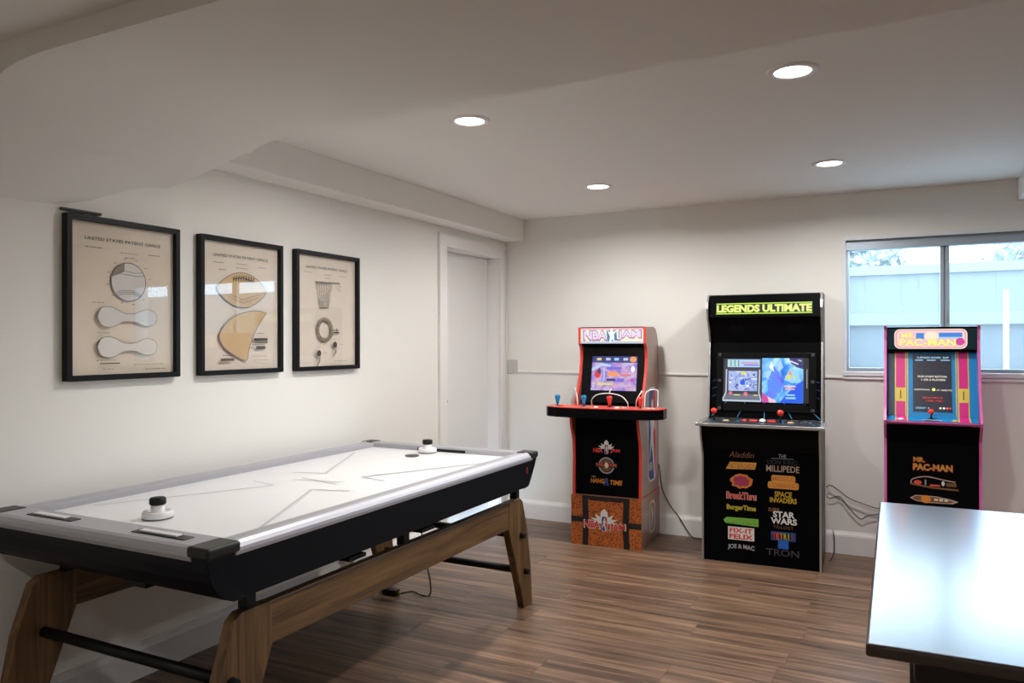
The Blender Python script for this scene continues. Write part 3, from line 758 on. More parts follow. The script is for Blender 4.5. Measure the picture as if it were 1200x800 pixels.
# cord and adapter under the table
cd = thing('adapter_cord', (0.33, -1.95, 0), 0, 'black adapter with a thin dangling cord on the floor under the table', 'cord')
MB().box(-0.06, 0.03, -0.04, 0.0, 0.0, 0.03, 'black_plastic').build('adapter', cd, bevel=0.004)
MB().cyl((0.03, -0.02, 0.015), (0.05, -0.015, 0.013), 0.009, 0.007, 'brass', 12).build('plug', cd)
MB().tube(curve([(0.05, -0.015, 0.013), (0.10, 0.02, 0.02), (0.15, 0.03, 0.005), (0.19, 0.05, 0.006), (0.185, 0.06, 0.08), (0.15, 0.05, 0.25), (0.13, 0.05, 0.42)], 8), 0.004, 'cord_black').build('cable', cd)
MB().tube(curve([(-0.06, -0.02, 0.012), (-0.10, -0.05, 0.02), (-0.16, -0.02, 0.004), (-0.22, -0.06, 0.005)], 8), 0.004, 'cord_black').build('cable', cd)

# ------------------------------------------------------------------ arcade cabinets
def side_pair(t, prof, hw, th, msurf, medge, edge_idx, ew=0.004):
    """two side panels and the moulding that follows their front edge"""
    for s in (-1, 1):
        x0, x1 = sorted((s * hw, s * (hw - th)))
        o = MB().prism(prof, x0, x1, msurf).build('side_panel', t)
        e = MB(); pts = [Vector((0, prof[i][0], prof[i][1])) for i in edge_idx]
        for a, b in zip(pts[:-1], pts[1:]):
            d = (b - a).normalized(); nrm = Vector((0, d.z, -d.y)) * ew
            if nrm.y > 0 and abs(nrm.y) > abs(nrm.z): nrm = -nrm
            q = [a - nrm * 0.2, b - nrm * 0.2, b + nrm, a + nrm]
            vs = [(x, p.y, p.z) for x in (x0 - 0.0008, x1 + 0.0008) for p in q]
            e.raw(vs, [(0, 1, 2, 3), (4, 7, 6, 5), (0, 4, 5, 1), (1, 5, 6, 2), (2, 6, 7, 3), (3, 7, 4, 0)], medge)
        e.build('edge_moulding', o)

def panel(hw, a, b, th, m):
    """a slab across the cabinet between profile points a and b (y,z), thickness behind"""
    a = Vector(a); b = Vector(b); d = (b - a).normalized(); n = Vector((d.y, -d.x)) * th
    if n.x < 0: n = -n
    return MB().prism([tuple(a), tuple(b), tuple(b + n), tuple(a + n)], -hw, hw, m)
def plane_art(a, b, base=0.0006):
    """art frame on a panel: origin at centre of lower edge a, up along a->b"""
    d = (Vector((0, b[0], b[1])) - Vector((0, a[0], a[1]))).normalized()
    return Art((0, a[0], a[1]), (1, 0, 0), d, base=base)

def joystick(t, x, y, z, ball, r=0.0165, h=0.05, style='ball'):
    o = MB().cyl((x, y, z), (x, y, z + h), 0.005, 0.004, 'black_metal', 10).lathe([(0.0001, 0.003), (0.016, 0.003), (0.019, 0.0)], (x, y, z), 'black_plastic', 16).build('joystick', t)
    if style == 'ball': MB().sphere((x, y, z + h + r * 0.7), r, ball).build('ball_top', o)
    else: MB().lathe([(0.0001, 0.012), (0.010, 0.012), (0.012, 0.03), (0.019, 0.058), (0.0195, 0.066), (0.015, 0.074), (0.0001, 0.076)], (x, y, z), ball, 16).build('bat_top', o)
def button(t, x, y, z, m, r=0.0125):
    MB().lathe([(r + 0.004, 0.0), (r + 0.004, 0.003), (r, 0.004), (r - 0.001, 0.007), (0.0001, 0.0078)], (x, y, z), m, 16).build('push_button', t)

def starburst(A, u, v, w, h, m):
    pts = []
    n = 7
    for i in range(n * 2 + 1):
        a = pi - pi * i / (n * 2); r = 1.0 if i % 2 == 0 else 0.62
        if i == n: r = 1.25 if n % 2 == 0 else 1.0
        k = 1.0 if i % 2 == 0 else 0.6
        pts.append((u + cos(a) * w / 2 * k, v + sin(a) * h * (k if i != 7 else 1.0) + (0.25 * h if abs(a - pi / 2) < 0.01 else 0)))
    A.poly(pts, m)
def ball_logo(A, u, v, w, h):
    """upright rounded badge, blue left and red right with a white player shape"""
    r = w * 0.3
    A.rrect(u - w / 2 - w * 0.08, u + w / 2 + w * 0.08, v - h / 2 - w * 0.08, v + h / 2 + w * 0.08, r * 1.15, 'p_white')
    A.rrect(u - w / 2, u + w / 2, v - h / 2, v + h / 2, r, 'p_blue')
    A.poly([(u + w * 0.12, v + h * 0.5), (u + w * 0.25, v + h * 0.5), (u + w * 0.5, v + h * 0.42), (u + w * 0.5, v - h * 0.42), (u + w * 0.25, v - h * 0.5), (u + w * 0.22, v - h * 0.5), (u + w * 0.05, v)], 'p_red')
    A.disc(u + w * 0.02, v + h * 0.33, w * 0.15, 'p_white', h * 0.06, 14)
    A.poly([(u - w * 0.1, v + h * 0.26), (u + w * 0.14, v + h * 0.27), (u + w * 0.34, v + h * 0.12), (u + w * 0.36, v + h * 0.02), (u + w * 0.2, v + h * 0.1), (u + w * 0.12, v - h * 0.02), (u + w * 0.26, v - h * 0.24), (u + w * 0.36, v - h * 0.48), (u + w * 0.22, v - h * 0.5), (u + w * 0.02, v - h * 0.2), (u - w * 0.16, v - h * 0.12), (u - w * 0.34, v - h * 0.28), (u - w * 0.4, v - h * 0.24), (u - w * 0.2, v - h * 0.02), (u - w * 0.16, v + h * 0.14), (u - w * 0.32, v + h * 0.06), (u - w * 0.3, v + h * 0.12)], 'p_white')

# ---- basketball themed cabinet on a riser
N = thing('arcade_cabinet', (1.031, -0.537, 0), 2.2, 'arcade cabinet with wide red deck on an orange basketball patterned riser', 'arcade machine')
RH = 0.335
ri = MB().box(-0.243, 0.243, 0.006, 0.50, 0, RH, 'cab_side').build('riser', N)
fp = MB().box(-0.245, 0.245, 0.0, 0.006, 0, RH, 'ball_leather').build('front_panel', ri)
A = Art((0, 0, 0), (1, 0, 0), (0, 0, 1))
A.rect(-0.245, -0.15, 0.152, 0.19, 'p_black'); A.rect(0.16, 0.245, 0.137, 0.175, 'p_black')
A.poly([(-0.165, 0), (-0.125, 0), (-0.118, 0.15), (-0.124, RH), (-0.166, RH), (-0.160, 0.15)], 'p_black'); A.poly([(0.125, 0), (0.165, 0), (0.160, 0.15), (0.166, RH), (0.124, RH), (0.118, 0.15)], 'p_black')
A.poly([(-0.15, RH), (-0.11, RH - 0.03), (0.11, RH - 0.03), (0.15, RH)], 'p_black')
starburst(A, -0.01, 0.155, 0.21, 0.08, 'p_white')
A.text('NBA', -0.095, 0.145, 0.118, 0.058, 'p_white', 0.06); A.text('JAM', 0.083, 0.137, 0.118, 0.058, 'p_white', 0.06)
A.text('NBA', -0.095, 0.145, 0.108, 0.05, 'p_red', 0.035); A.text('JAM', 0.083, 0.137, 0.108, 0.05, 'p_red', 0.035)
ball_logo(A, -0.008, 0.155, 0.036, 0.095)
A.build('front_print', fp)
A = Art((0.2435, 0, 0), (0, 1, 0), (0, 0, 1))
A.rrect(0.21, 0.36, 0.06, 0.28, 0.05, 'p_cream'); A.rrect(0.225, 0.345, 0.075, 0.265, 0.045, 'cab_side'); A.stroke([(0.25, 0.10), (0.30, 0.17), (0.27, 0.24)], 0.02, 'p_white')
A.build('side_print', ri)
MB().box(0.2415, 0.2445, 0.0, 0.50, RH - 0.006, RH, 'tmold_red').build('edge_moulding', ri)
NP = [(0.02, RH), (0.03, 0.60), (0.02, 0.70), (-0.03, 0.82), (-0.04, 0.875), (0.06, 0.955), (0.115, 1.05), (0.165, 1.16), (0.185, 1.26), (0.175, 1.33), (0.145, 1.365), (0.145, 1.475), (0.34, 1.478), (0.40, 1.466), (0.445, 1.43), (0.475, 1.37), (0.485, 1.28), (0.485, RH)]
side_pair(N, NP, 0.24, 0.016, 'cab_side', 'tmold_red', list(range(0, 12)))
fp = panel(0.224, (0.04, RH), (0.035, 0.87), 0.012, 'cab_black').build('front_panel', N)
A = plane_art((0.04, RH), (0.035, 0.87))
cx = -0.005
starburst(A, cx, 0.315, 0.13, 0.05, 'p_white')
A.text('NBA', cx - 0.06, 0.305, 0.068, 0.030, 'p_red', 0.05); A.text('JAM', cx + 0.06, 0.305, 0.068, 0.030, 'p_red', 0.05); ball_logo(A, cx, 0.315, 0.024, 0.06)
A.disc(cx, 0.205, 0.056, 'p_grey', n=32); A.disc(cx, 0.205, 0.046, 'p_black', n=32); A.disc(cx, 0.207, 0.04, 'p_brown', n=28)
A.rect(cx - 0.075, cx + 0.075, 0.192, 0.222, 'p_black'); A.text('NBA JAM', cx, 0.207, 0.14, 0.026, 'p_redlt', 0.03); A.disc(cx, 0.207, 0.012, 'p_cream', 0.02)
A.text('NBA', cx - 0.088, 0.126, 0.03, 0.010, 'p_grey', 0.02); A.text('HANG', cx - 0.062, 0.098, 0.10, 0.032, 'p_orange', 0.03, shear=0.15); A.text('TIME', cx + 0.068, 0.094, 0.088, 0.032, 'p_orange', 0.03, shear=0.15)
A.poly([(cx - 0.004, 0.125), (cx + 0.012, 0.115), (cx + 0.008, 0.1), (cx + 0.018, 0.07), (cx + 0.006, 0.07), (cx, 0.09), (cx - 0.012, 0.066), (cx - 0.02, 0.072), (cx - 0.008, 0.1)], 'p_blue')
A.build('front_print', fp)
# wide four-player deck
dk = [(-0.40, 0.06), (-0.405, -0.05), (-0.375, -0.10), (-0.30, -0.135), (-0.15, -0.155), (0.0, -0.16), (0.15, -0.155), (0.30, -0.135), (0.375, -0.10), (0.405, -0.05), (0.40, 0.06), (0.225, 0.085), (-0.225, 0.085)]
deck = MB().prism(dk, 0.872, 0.935, 'cab_black', axis=2).build('control_deck', N)
MB().prism([(x * 1.004, y_ * 1.006) for x, y_ in dk], 0.935, 0.9385, 'tmold_red', axis=2).build('edge_moulding', deck)
A = Art((0, 0, 0.9385), (1, 0, 0), (0, 1, 0)); A.poly([(x * 0.985, y_ * 0.96) for x, y_ in dk], 'deck_red')
for px, m in ((-0.31, 'deck_grey'), (-0.1, 'deck_grey'), (0.12, 'deck_grey'), (0.31, 'deck_grey')): A.disc(px, -0.03, 0.05, m, 0.045)
A.build('deck_print', deck)
for x_, m_ in ((-0.335, 'blue_ball'), (-0.145, 'blue_ball'), (0.035, 'red_ball'), (0.245, 'red_ball')):
    joystick(deck, x_, -0.02, 0.9385, m_, style='bat')
for x_ in (-0.29, -0.255, -0.075, -0.04, 0.10, 0.135, 0.30, 0.335):
    for yy in (-0.06, -0.085): button(deck, x_, yy, 0.9388, random.choice(['white_plastic', 'orange_plastic', 'red_ball']), 0.011)
for pts in ([(-0.10, 0.02, 0.94), (-0.095, 0.0, 0.985), (-0.05, -0.01, 1.02), (0.03, -0.015, 1.03), (0.11, -0.01, 1.015), (0.15, 0.0, 0.975), (0.155, 0.01, 0.94)], [(0.03, -0.015, 1.03), (0.03, 0.04, 1.06)],
            [(-0.205, 0.02, 0.94), (-0.21, 0.03, 0.99), (-0.235, 0.05, 1.06)], [(0.205, 0.02, 0.94), (0.215, 0.0, 0.99), (0.245, 0.02, 1.05)]):
    A_ = curve(pts, 6); MB().tube(A_, 0.0035, 'white_plastic', 8).build('wire_guide', deck)
MB().tube(curve([(0.27, -0.01, 0.939), (0.275, 0.0, 1.03), (0.30, 0.01, 1.055), (0.345, 0.01, 1.06), (0.355, 0.01, 1.03), (0.352, 0.01, 0.939)], 6), 0.004, 'white_plastic').build('wire_guide', deck)
# screen well
sa, sb = (0.135, 0.955), (0.215, 1.345)
bz = panel(0.224, sa, sb, 0.012, 'bezel_black').build('screen_bezel', N)
A = plane_art(sa, sb)
u0, u1, v0, v1 = -0.155, 0.168, 0.085, 0.325
A.rect(u0, u1, v0, v1, 'g_court')
A.build('screen', bz)
A = plane_art(sa, sb, base=0.0012)
A.rect(u0, u1, v1 - 0.045, v1, 'g_navy')
for q, m in ((-0.105, 'g_yel2'), (-0.04, 'g_silver'), (0.02, 'g_cyan'), (0.085, 'g_silver')): A.rect(q - 0.016, q + 0.016, v1 - 0.03, v1 - 0.012, m)
A.disc(0.138, v1 - 0.022, 0.024, 'g_orange', 0.02)
A.poly([(u0, 0.24), (-0.08, 0.275), (-0.02, 0.265), (-0.02, 0.25), (-0.09, 0.255), (u0, 0.215)], 'g_skylt')
A.disc(-0.11, 0.20, 0.022, 'g_red', 0.03); A.disc(-0.1, 0.22, 0.012, 'g_navy', 0.02); A.stroke([(-0.07, 0.13), (-0.06, 0.2), (-0.07, 0.24)], 0.008, 'g_cyan')
A.rect(-0.04, 0.04, 0.185, 0.215, 'g_orange'); A.rect(-0.045, 0.02, 0.15, 0.168, 'g_navy'); A.rect(0.03, 0.08, 0.145, 0.17, 'g_violet')
A.rect(-0.11, 0.0, 0.122, 0.136, 'g_yel2'); A.rect(-0.045, 0.06, 0.23, 0.25, 'g_violet'); A.rect(u0 + 0.012, -0.13, 0.10, 0.14, 'g_silver'); A.disc(0.14, 0.235, 0.014, 'g_white', 0.02)
A.disc(0.14, 0.16, 0.014, 'g_mag', 0.012); A.rect(0.05, 0.13, 0.185, 0.2, 'g_redpink')
A.build('screen_picture', bz)
mq = panel(0.224, (0.142, 1.362), (0.142, 1.47), 0.01, 'g_cream').build('marquee', N)
A = plane_art((0.142, 1.362), (0.142, 1.47))
A.rect(-0.223, 0.223, 0.0, 0.014, 'g_silver'); A.rect(-0.223, 0.223, 0.096, 0.108, 'g_rose')
for txt, u in (('NBA', -0.118), ('JAM', 0.125)):
    A.text(txt, u, 0.055, 0.175, 0.076, 'g_blue', 0.06); A.text(txt, u, 0.055, 0.165, 0.066, 'g_redpink', 0.035); A.text(txt, u, 0.058, 0.16, 0.058, 'g_lilac', 0.02)
A.poly([(-0.035, 0.09), (0.035, 0.092), (0.04, 0.02), (-0.03, 0.015)], 'g_blue')
A.poly([(-0.004, 0.10), (0.008, 0.104), (0.012, 0.08), (0.04, 0.09), (0.018, 0.062), (0.02, 0.03), (0.024, 0.01), (0.006, 0.03), (-0.006, 0.01), (-0.016, 0.01), (-0.01, 0.05), (-0.03, 0.088), (-0.01, 0.078)], 'g_white')
A.build('marquee_print', mq)
MB().prism([(0.142, 1.47), (0.15, 1.476), (0.34, 1.476), (0.40, 1.464), (0.443, 1.428), (0.473, 1.37), (0.483, 1.28), (0.483, RH), (0.47, RH), (0.47, 1.28), (0.43, 1.42), (0.34, 1.46), (0.142, 1.462)], -0.224, 0.224, 'cab_black').build('top_and_back', N)
panel(0.224, (0.142, 1.362), (0.215, 1.345), 0.01, 'cab_black_matt').build('speaker_ledge', N)
A = Art((0.2405, 0, 0), (0, 1, 0), (0, 0, 1)); ball_logo(A, 0.30, 0.735, 0.20, 0.62); A.text('NBA', 0.255, 0.52, 0.09, 0.06, 'p_white', 0.03)
A.build('side_print', N)

# ---- tall black cabinet
L = thing('arcade_cabinet', (2.0245, -0.524, 0), 2.3, 'tallest arcade cabinet, all black with silver edges and lime lettering', 'arcade machine')
LP = [(0.0, 0.0), (0.0, 0.66), (-0.07, 0.80), (-0.075, 0.845), (0.20, 0.885), (0.215, 1.0), (0.24, 1.20), (0.262, 1.37), (0.235, 1.45), (0.18, 1.53), (0.165, 1.585), (0.18, 1.63), (0.215, 1.672), (0.235, 1.68), (0.50, 1.68), (0.50, 0.0)]
side_pair(L, LP, 0.35, 0.010, 'cab_black', 'chrome', list(range(0, 14)), 0.005)
fp = panel(0.34, (0.012, 0.0), (0.012, 0.70), 0.012, 'cab_black_matt').build('front_panel', L)
panel(0.34, (0.008, 0.70), (-0.055, 0.84), 0.012, 'cab_black').build('upper_front_panel', L)
A = plane_art((0.012, 0.0), (0.012, 0.70)); A.O = A.O + Vector((0.02, 0, 0))
_col = lambda u: u
def row_l(txt, v, w, h_, m, **k): A.text(txt, -0.135, v, w, h_, m, **k)
ZL = [0.672, 0.603, 0.508, 0.417, 0.340, 0.260, 0.183, 0.100]
A.text('Aladdin', -0.13, ZL[0], 0.15, 0.036, 'p_brown', 0.0, shear=0.25)
A.poly([(-0.225, ZL[1] - 0.024), (-0.05, ZL[1] - 0.018), (-0.04, ZL[1] + 0.024), (-0.20, ZL[1] + 0.022)], 'p_orange_lt'); A.text('ASTEROIDS', -0.132, ZL[1], 0.165, 0.030, 'p_brown', 0.03, shear=0.15); A.text('ASTEROIDS', -0.132, ZL[1] + 0.002, 0.16, 0.026, 'p_orange', 0.015, shear=0.15)
P = [(-0.131 + (0.066 + 0.010 * sin(k * 2.4)) * cos(k * pi / 9), ZL[2] + (0.045 + 0.008 * sin(k * 3.1)) * sin(k * pi / 9)) for k in range(18)]
A.poly(P, 'p_orange'); A.poly([(-0.131 + (x + 0.131) * 0.72, ZL[2] + (y_ - ZL[2]) * 0.72) for x, y_ in P], 'p_red')
A.text('BAD', -0.135, ZL[2] + 0.015, 0.075, 0.026, 'p_purple', 0.03); A.text('DUDES', -0.13, ZL[2] - 0.014, 0.085, 0.026, 'p_purple', 0.03)
A.text('BreakThru', -0.132, ZL[3], 0.18, 0.046, 'p_white', 0.05); A.text('BreakThru', -0.132, ZL[3], 0.175, 0.042, 'p_redlt', 0.035)
A.text('BurgerTime', -0.132, ZL[4], 0.178, 0.044, 'p_brown', 0.05); A.text('BurgerTime', -0.132, ZL[4], 0.174, 0.040, 'p_olive', 0.03)
A.poly([(-0.24, ZL[5]), (-0.225, ZL[5] - 0.018), (-0.03, ZL[5] - 0.026), (-0.03, ZL[5] + 0.022), (-0.22, ZL[5] + 0.02)], 'p_green'); A.text('CENTIPEDE', -0.13, ZL[5] - 0.001, 0.175, 0.028, 'p_black', 0.02); A.text('CENTIPEDE', -0.13, ZL[5], 0.172, 0.024, 'p_green', 0.005)
A.rect(-0.212, -0.055, ZL[6] - 0.040, ZL[6] + 0.040, 'p_white'); A.text('FIX-IT', -0.133, ZL[6] + 0.018, 0.138, 0.03, 'p_red', 0.035); A.text('FELIX', -0.133, ZL[6] - 0.019, 0.142, 0.03, 'p_red', 0.035)
A.text('JOE & MAC', -0.133, ZL[7], 0.16, 0.036, 'p_grey', 0.03, warp=lambda x, y_: (x, y_ + 0.5 * (0.15 - abs(x)) * 0.8))
ZR_ = [0.682, 0.600, 0.518, 0.428, 0.300, 0.192, 0.113]
A.text('THE', 0.11, ZR_[0] - 0.005, 0.045, 0.022, 'p_grey', 0.0); A.rect(0.045, 0.175, ZR_[0] - 0.022, ZR_[0] - 0.0195, 'p_grey'); A.text('LION KING', 0.11, ZR_[0] - 0.042, 0.17, 0.026, 'p_dim', 0.0)
A.text('MILLIPEDE', 0.112, ZR_[1], 0.19, 0.038, 'p_pinkgrey', 0.012)
for txt, v, w in (('MISSILE', ZR_[2] + 0.022, 0.125), ('COMMAND', ZR_[2] - 0.018, 0.165)):
    A.rrect(0.115 - w / 2 - 0.006, 0.115 + w / 2 + 0.006, v - 0.021, v + 0.021, 0.012, 'p_orange_lt'); A.text(txt, 0.115, v, w, 0.028, 'p_redlt', 0.02); A.text(txt, 0.115, v + 0.001, w - 0.004, 0.024, 'p_orange', 0.005)
A.text('SPACE', 0.115, ZR_[3] + 0.018, 0.10, 0.034, 'p_yellow', 0.03); A.text('INVADERS', 0.115, ZR_[3] - 0.018, 0.155, 0.032, 'p_yellow', 0.03)
A.text('SUPER', 0.06, ZR_[4] + 0.05, 0.065, 0.024, 'p_brown', 0.03, shear=0.2); A.text('STAR', 0.118, ZR_[4] + 0.024, 0.125, 0.038, 'p_white', 0.035); A.text('WARS', 0.118, ZR_[4] - 0.016, 0.15, 0.038, 'p_white', 0.035); A.text('TRILOGY', 0.115, ZR_[4] - 0.054, 0.115, 0.018, 'p_brown', 0.0, space=1.2)
A.rect(0.045, 0.185, ZR_[5] - 0.026, ZR_[5] + 0.026, 'p_tblue'); A.rect(0.05, 0.18, ZR_[5] - 0.021, ZR_[5] + 0.021, 'p_black'); A.rect(0.085, 0.145, ZR_[5] - 0.075, ZR_[5] - 0.026, 'p_tblue')
for ch, u, m in zip('TETRIS', (0.062, 0.083, 0.104, 0.127, 0.145, 0.167), ('p_red', 'p_redlt', 'p_orange', 'p_yellow', 'p_green', 'p_purple')): A.text(ch, u, ZR_[5], 0.018 if ch != 'I' else 0.007, 0.036, m, 0.03)
A.text('TRON', 0.11, ZR_[6] - 0.02, 0.19, 0.042, 'p_dim', 0.02)
A.build('front_print', fp)['kind'] = 'stuff'
# control deck
deck = MB().box(-0.372, 0.372, -0.105, 0.23, 0.852, 0.872, 'chrome').build('control_deck', L, bevel=0.003)
dk2 = MB().box(-0.33, 0.345, -0.085, 0.225, 0.872, 0.8755, 'deck_black').build('deck_plate', deck)
A = Art((0, 0, 0.8755), (1, 0, 0), (0, 1, 0))
for u in (-0.28, -0.13, 0.0, 0.13, 0.28): A.stroke([(u * 1.15, -0.08), (u * 0.85, 0.21)], 0.006, 'line_cyan')
A.rect(-0.33, 0.345, 0.212, 0.224, 'p_grey')
A.build('deck_print', dk2)
joystick(deck, -0.285, 0.06, 0.8755, 'red_ball', 0.02, 0.045); joystick(deck, 0.115, 0.06, 0.8755, 'red_ball', 0.02, 0.045)
for u in (-0.105, -0.06, -0.04, 0.05, 0.07): button(deck, u, 0.10, 0.8757, 'red_ball', 0.014)
for u in (-0.21, 0.175): button(deck, u, 0.05, 0.8757, 'tan_plastic', 0.017)
for u in (0.2, 0.24, 0.28): button(deck, u, 0.09, 0.8757, 'deck_black', 0.013)
tb = MB().lathe([(0.028, 0), (0.028, 0.004), (0.02, 0.006)], (0.012, 0.04, 0.8755), 'black_plastic', 20).build('trackball_ring', deck)
MB().sphere((0.012, 0.04, 0.876), 0.022, 'white_plastic').build('trackball', tb)
# leaning screen
sa, sb = (0.235, 0.878), (0.285, 1.365)
bz = panel(0.334, sa, sb, 0.012, 'cab_black').build('screen_bezel', L)
A = plane_art(sa, sb)
for u in (-0.31, -0.155, 0.0, 0.155, 0.31): A.stroke([(u * 0.72, 0.118), (u * 1.08, 0.005)], 0.005, 'line_cyan')
for v in (0.15, 0.2, 0.25):
    A.stroke([(-0.33, v - 0.015), (-0.295, v)], 0.004, 'p_blue'); A.stroke([(0.33, v - 0.015), (0.295, v)], 0.004, 'p_blue')
A.build('bezel_print', bz)['kind'] = 'stuff'
def slab(u0, u1, v0, v1, n0, n1, m, name, parent):
    d = (Vector((0, sb[0], sb[1])) - Vector((0, sa[0], sa[1]))).normalized(); nn = Vector((0, -d.z, d.y))
    O = Vector((0, sa[0], sa[1])); vs = [O + Vector((u, 0, 0)) + d * v + nn * k for k in (n0, n1) for v in (v0, v1) for u in (u0, u1)]
    return MB().raw(vs, [(0, 2, 3, 1), (4, 5, 7, 6), (0, 1, 5, 4), (2, 6, 7, 3), (0, 4, 6, 2), (1, 3, 7, 5)], m).build(name, parent, bevel=0.003)
FU0, FU1, FV0, FV1 = -0.262, 0.268, 0.105, 0.390
slab(-0.30, FU0, 0.045, 0.425, 0, 0.016, 'bezel_black', 'screen_frame', bz); slab(FU1, 0.312, 0.045, 0.425, 0, 0.016, 'bezel_black', 'screen_frame', bz)
slab(FU0, FU1, FV1, 0.425, 0, 0.016, 'bezel_black', 'screen_frame', bz); slab(FU0, FU1, 0.045, FV0 - 0.01, 0, 0.010, 'bezel_black', 'screen_frame', bz)
d_ = (Vector((0, sb[0], sb[1])) - Vector((0, sa[0], sa[1]))).normalized(); n_ = Vector((0, -d_.z, d_.y))
for u in (-0.28, 0.291):
    for v in (0.06, 0.24, 0.41):
        p0 = Vector((u, sa[0], sa[1])) + d_ * v + n_ * 0.016
        MB().cyl(p0, p0 + n_ * 0.004, 0.012, 0.010, 'bolt_grey', 14).build('bolt', bz)
A = plane_art(sa, sb)
A.rect(FU0, FU1, FV0, FV1, 'g_black'); A.rect(-0.015, 0.235, FV0, FV1, 'g_water'); A.build('screen', bz)
A = plane_art(sa, sb, base=0.0014)
# left half: picture of a small game cabinet
A.rect(-0.255, -0.018, FV0 + 0.01, FV1 - 0.004, 'g_darkgrey')
A.rect(-0.232, -0.03, FV1 - 0.06, FV1 - 0.01, 'g_skylt')
for k in range(6): A.rect(-0.225 + k * 0.012, -0.219 + k * 0.012, FV1 - 0.055, FV1 - 0.015, ('g_lime', 'g_blue')[k % 2])
A.rect(-0.145, -0.04, FV1 - 0.035, FV1 - 0.028, 'g_redpink'); A.rect(-0.13, -0.035, FV1 - 0.05, FV1 - 0.042, 'g_violet')
A.poly([(-0.262, FV0), (-0.02, FV0), (-0.03, FV0 + 0.05), (-0.245, FV0 + 0.05)], 'g_grey'); A.stroke([(-0.262, FV0 + 0.01), (-0.24, FV0 + 0.06), (-0.238, 0.315)], 0.008, 'g_silver'); A.stroke([(-0.02, FV0 + 0.01), (-0.034, FV0 + 0.06), (-0.03, 0.315)], 0.008, 'g_silver'); A.rect(-0.26, -0.02, FV0 + 0.002, FV0 + 0.012, 'g_silver')
A.rect(-0.225, -0.045, 0.175, 0.305, 'g_maze')
random.seed(3)
for k in range(34):
    u = -0.22 + random.random() * 0.155; v = 0.18 + random.random() * 0.105; w_, h_ = random.choice([(0.022, 0.005), (0.005, 0.018), (0.012, 0.012)])
    A.rect(u, u + w_, v, v + h_, random.choice(['g_navy', 'g_deepblue', 'g_white', 'g_violet']))
A.rect(-0.15, -0.12, 0.215, 0.245, 'g_deepblue'); A.rect(-0.145, -0.115, 0.28, 0.30, 'g_yel2')
A.disc(-0.115, 0.155, 0.014, 'g_redpink'); A.disc(-0.21, 0.16, 0.012, 'g_redpink'); A.rect(-0.19, -0.15, 0.145, 0.152, 'g_yel2'); A.rect(-0.065, -0.04, 0.145, 0.152, 'g_yel2')
# right half: blue splash cover art
A.poly([(0.03, FV0), (0.10, FV0 + 0.06), (0.12, 0.25), (0.06, 0.34), (0.02, 0.24)], 'g_water2'); A.poly([(0.09, FV0), (0.23, FV0), (0.235, 0.25), (0.18, 0.21)], 'g_deepblue')
A.poly([(0.12, 0.25), (0.16, 0.335), (0.2, 0.30), (0.22, 0.24), (0.17, 0.23)], 'g_cyan'); A.poly([(0.125, 0.27), (0.145, 0.29), (0.165, 0.265), (0.15, 0.25)], 'g_yel2'); A.poly([(0.145, 0.29), (0.155, 0.315), (0.17, 0.28)], 'g_orange'); A.poly([(0.17, 0.27), (0.19, 0.285), (0.185, 0.255)], 'g_lime'); A.poly([(0.03, 0.33), (0.045, 0.37), (0.06, 0.30)], 'g_white'); A.poly([(0.0, 0.27), (0.02, 0.31), (0.03, 0.25)], 'g_skylt'); A.poly([(0.075, 0.35), (0.10, 0.375), (0.115, 0.33), (0.09, 0.30)], 'g_skylt'); A.rect(0.12, 0.19, 0.205, 0.215, 'g_pink'); A.rect(0.125, 0.185, 0.188, 0.197, 'g_rose')
A.poly([(-0.012, 0.17), (0.035, FV0 + 0.02), (0.02, FV0), (-0.012, FV0)], 'g_mag'); A.poly([(0.02, 0.145), (0.075, 0.115), (0.07, FV0), (0.03, FV0)], 'g_pink')
A.rect(0.135, 0.185, 0.15, 0.16, 'g_cyan'); A.rect(0.13, 0.19, 0.13, 0.142, 'g_cyan'); A.poly([(0.15, FV1), (0.235, FV1), (0.235, 0.32), (0.17, 0.34)], 'g_navy'); A.stroke([(0.16, 0.37), (0.205, 0.35)], 0.008, 'g_lilac'); A.stroke([(0.16, 0.35), (0.19, 0.337)], 0.006, 'g_cyan')
A.rect(0.235, 0.265, FV0, FV1, 'g_black'); A.rect(0.255, 0.258, 0.2, 0.32, 'g_silver'); A.stroke([(0.205, 0.378), (0.225, 0.37)], 0.006, 'g_yel2')
A.build('screen_picture', bz)
# speaker panel and marquee
spk = panel(0.334, (0.285, 1.365), (0.20, 1.53), 0.012, 'cab_black').build('speaker_panel', L)
d2 = Vector((0, -0.085, 0.165)).normalized(); n2 = Vector((0, -d2.z, d2.y))
for u in (-0.17, 0.185):
    c = Vector((u, 0.2425, 1.4475)) + n2 * 0.0015
    MB().cyl(c - n2 * 0.001, c + n2 * 0.0015, 0.05, 0.05, 'speaker_mesh', 28).build('speaker', spk)
mqa, mqb = (0.185, 1.53), (0.215, 1.672)
mq = panel(0.334, mqa, mqb, 0.012, 'cab_black').build('marquee', L)
A = plane_art(mqa, mqb)
A.rect(-0.292, 0.292, 0.020, 0.092, 'g_limedk'); A.rect(-0.292, 0.292, 0.0275, 0.0845, 'p_black'); A.rect(-0.292, 0.292, 0.086, 0.092, 'g_lime'); A.rect(-0.292, 0.292, 0.020, 0.026, 'g_lime')
A.text('LEGENDS ULTIMATE', 0, 0.056, 0.58, 0.052, 'g_lime', 0.055); A.text('LEGENDS ULTIMATE', 0, 0.0565, 0.572, 0.044, 'g_limelt', 0.03)
A.build('marquee_print', mq)
MB().prism([(0.215, 1.672), (0.235, 1.678), (0.498, 1.678), (0.498, 0.0), (0.486, 0.0), (0.486, 1.66), (0.215, 1.66)], -0.334, 0.334, 'cab_black').build('top_and_back', L)

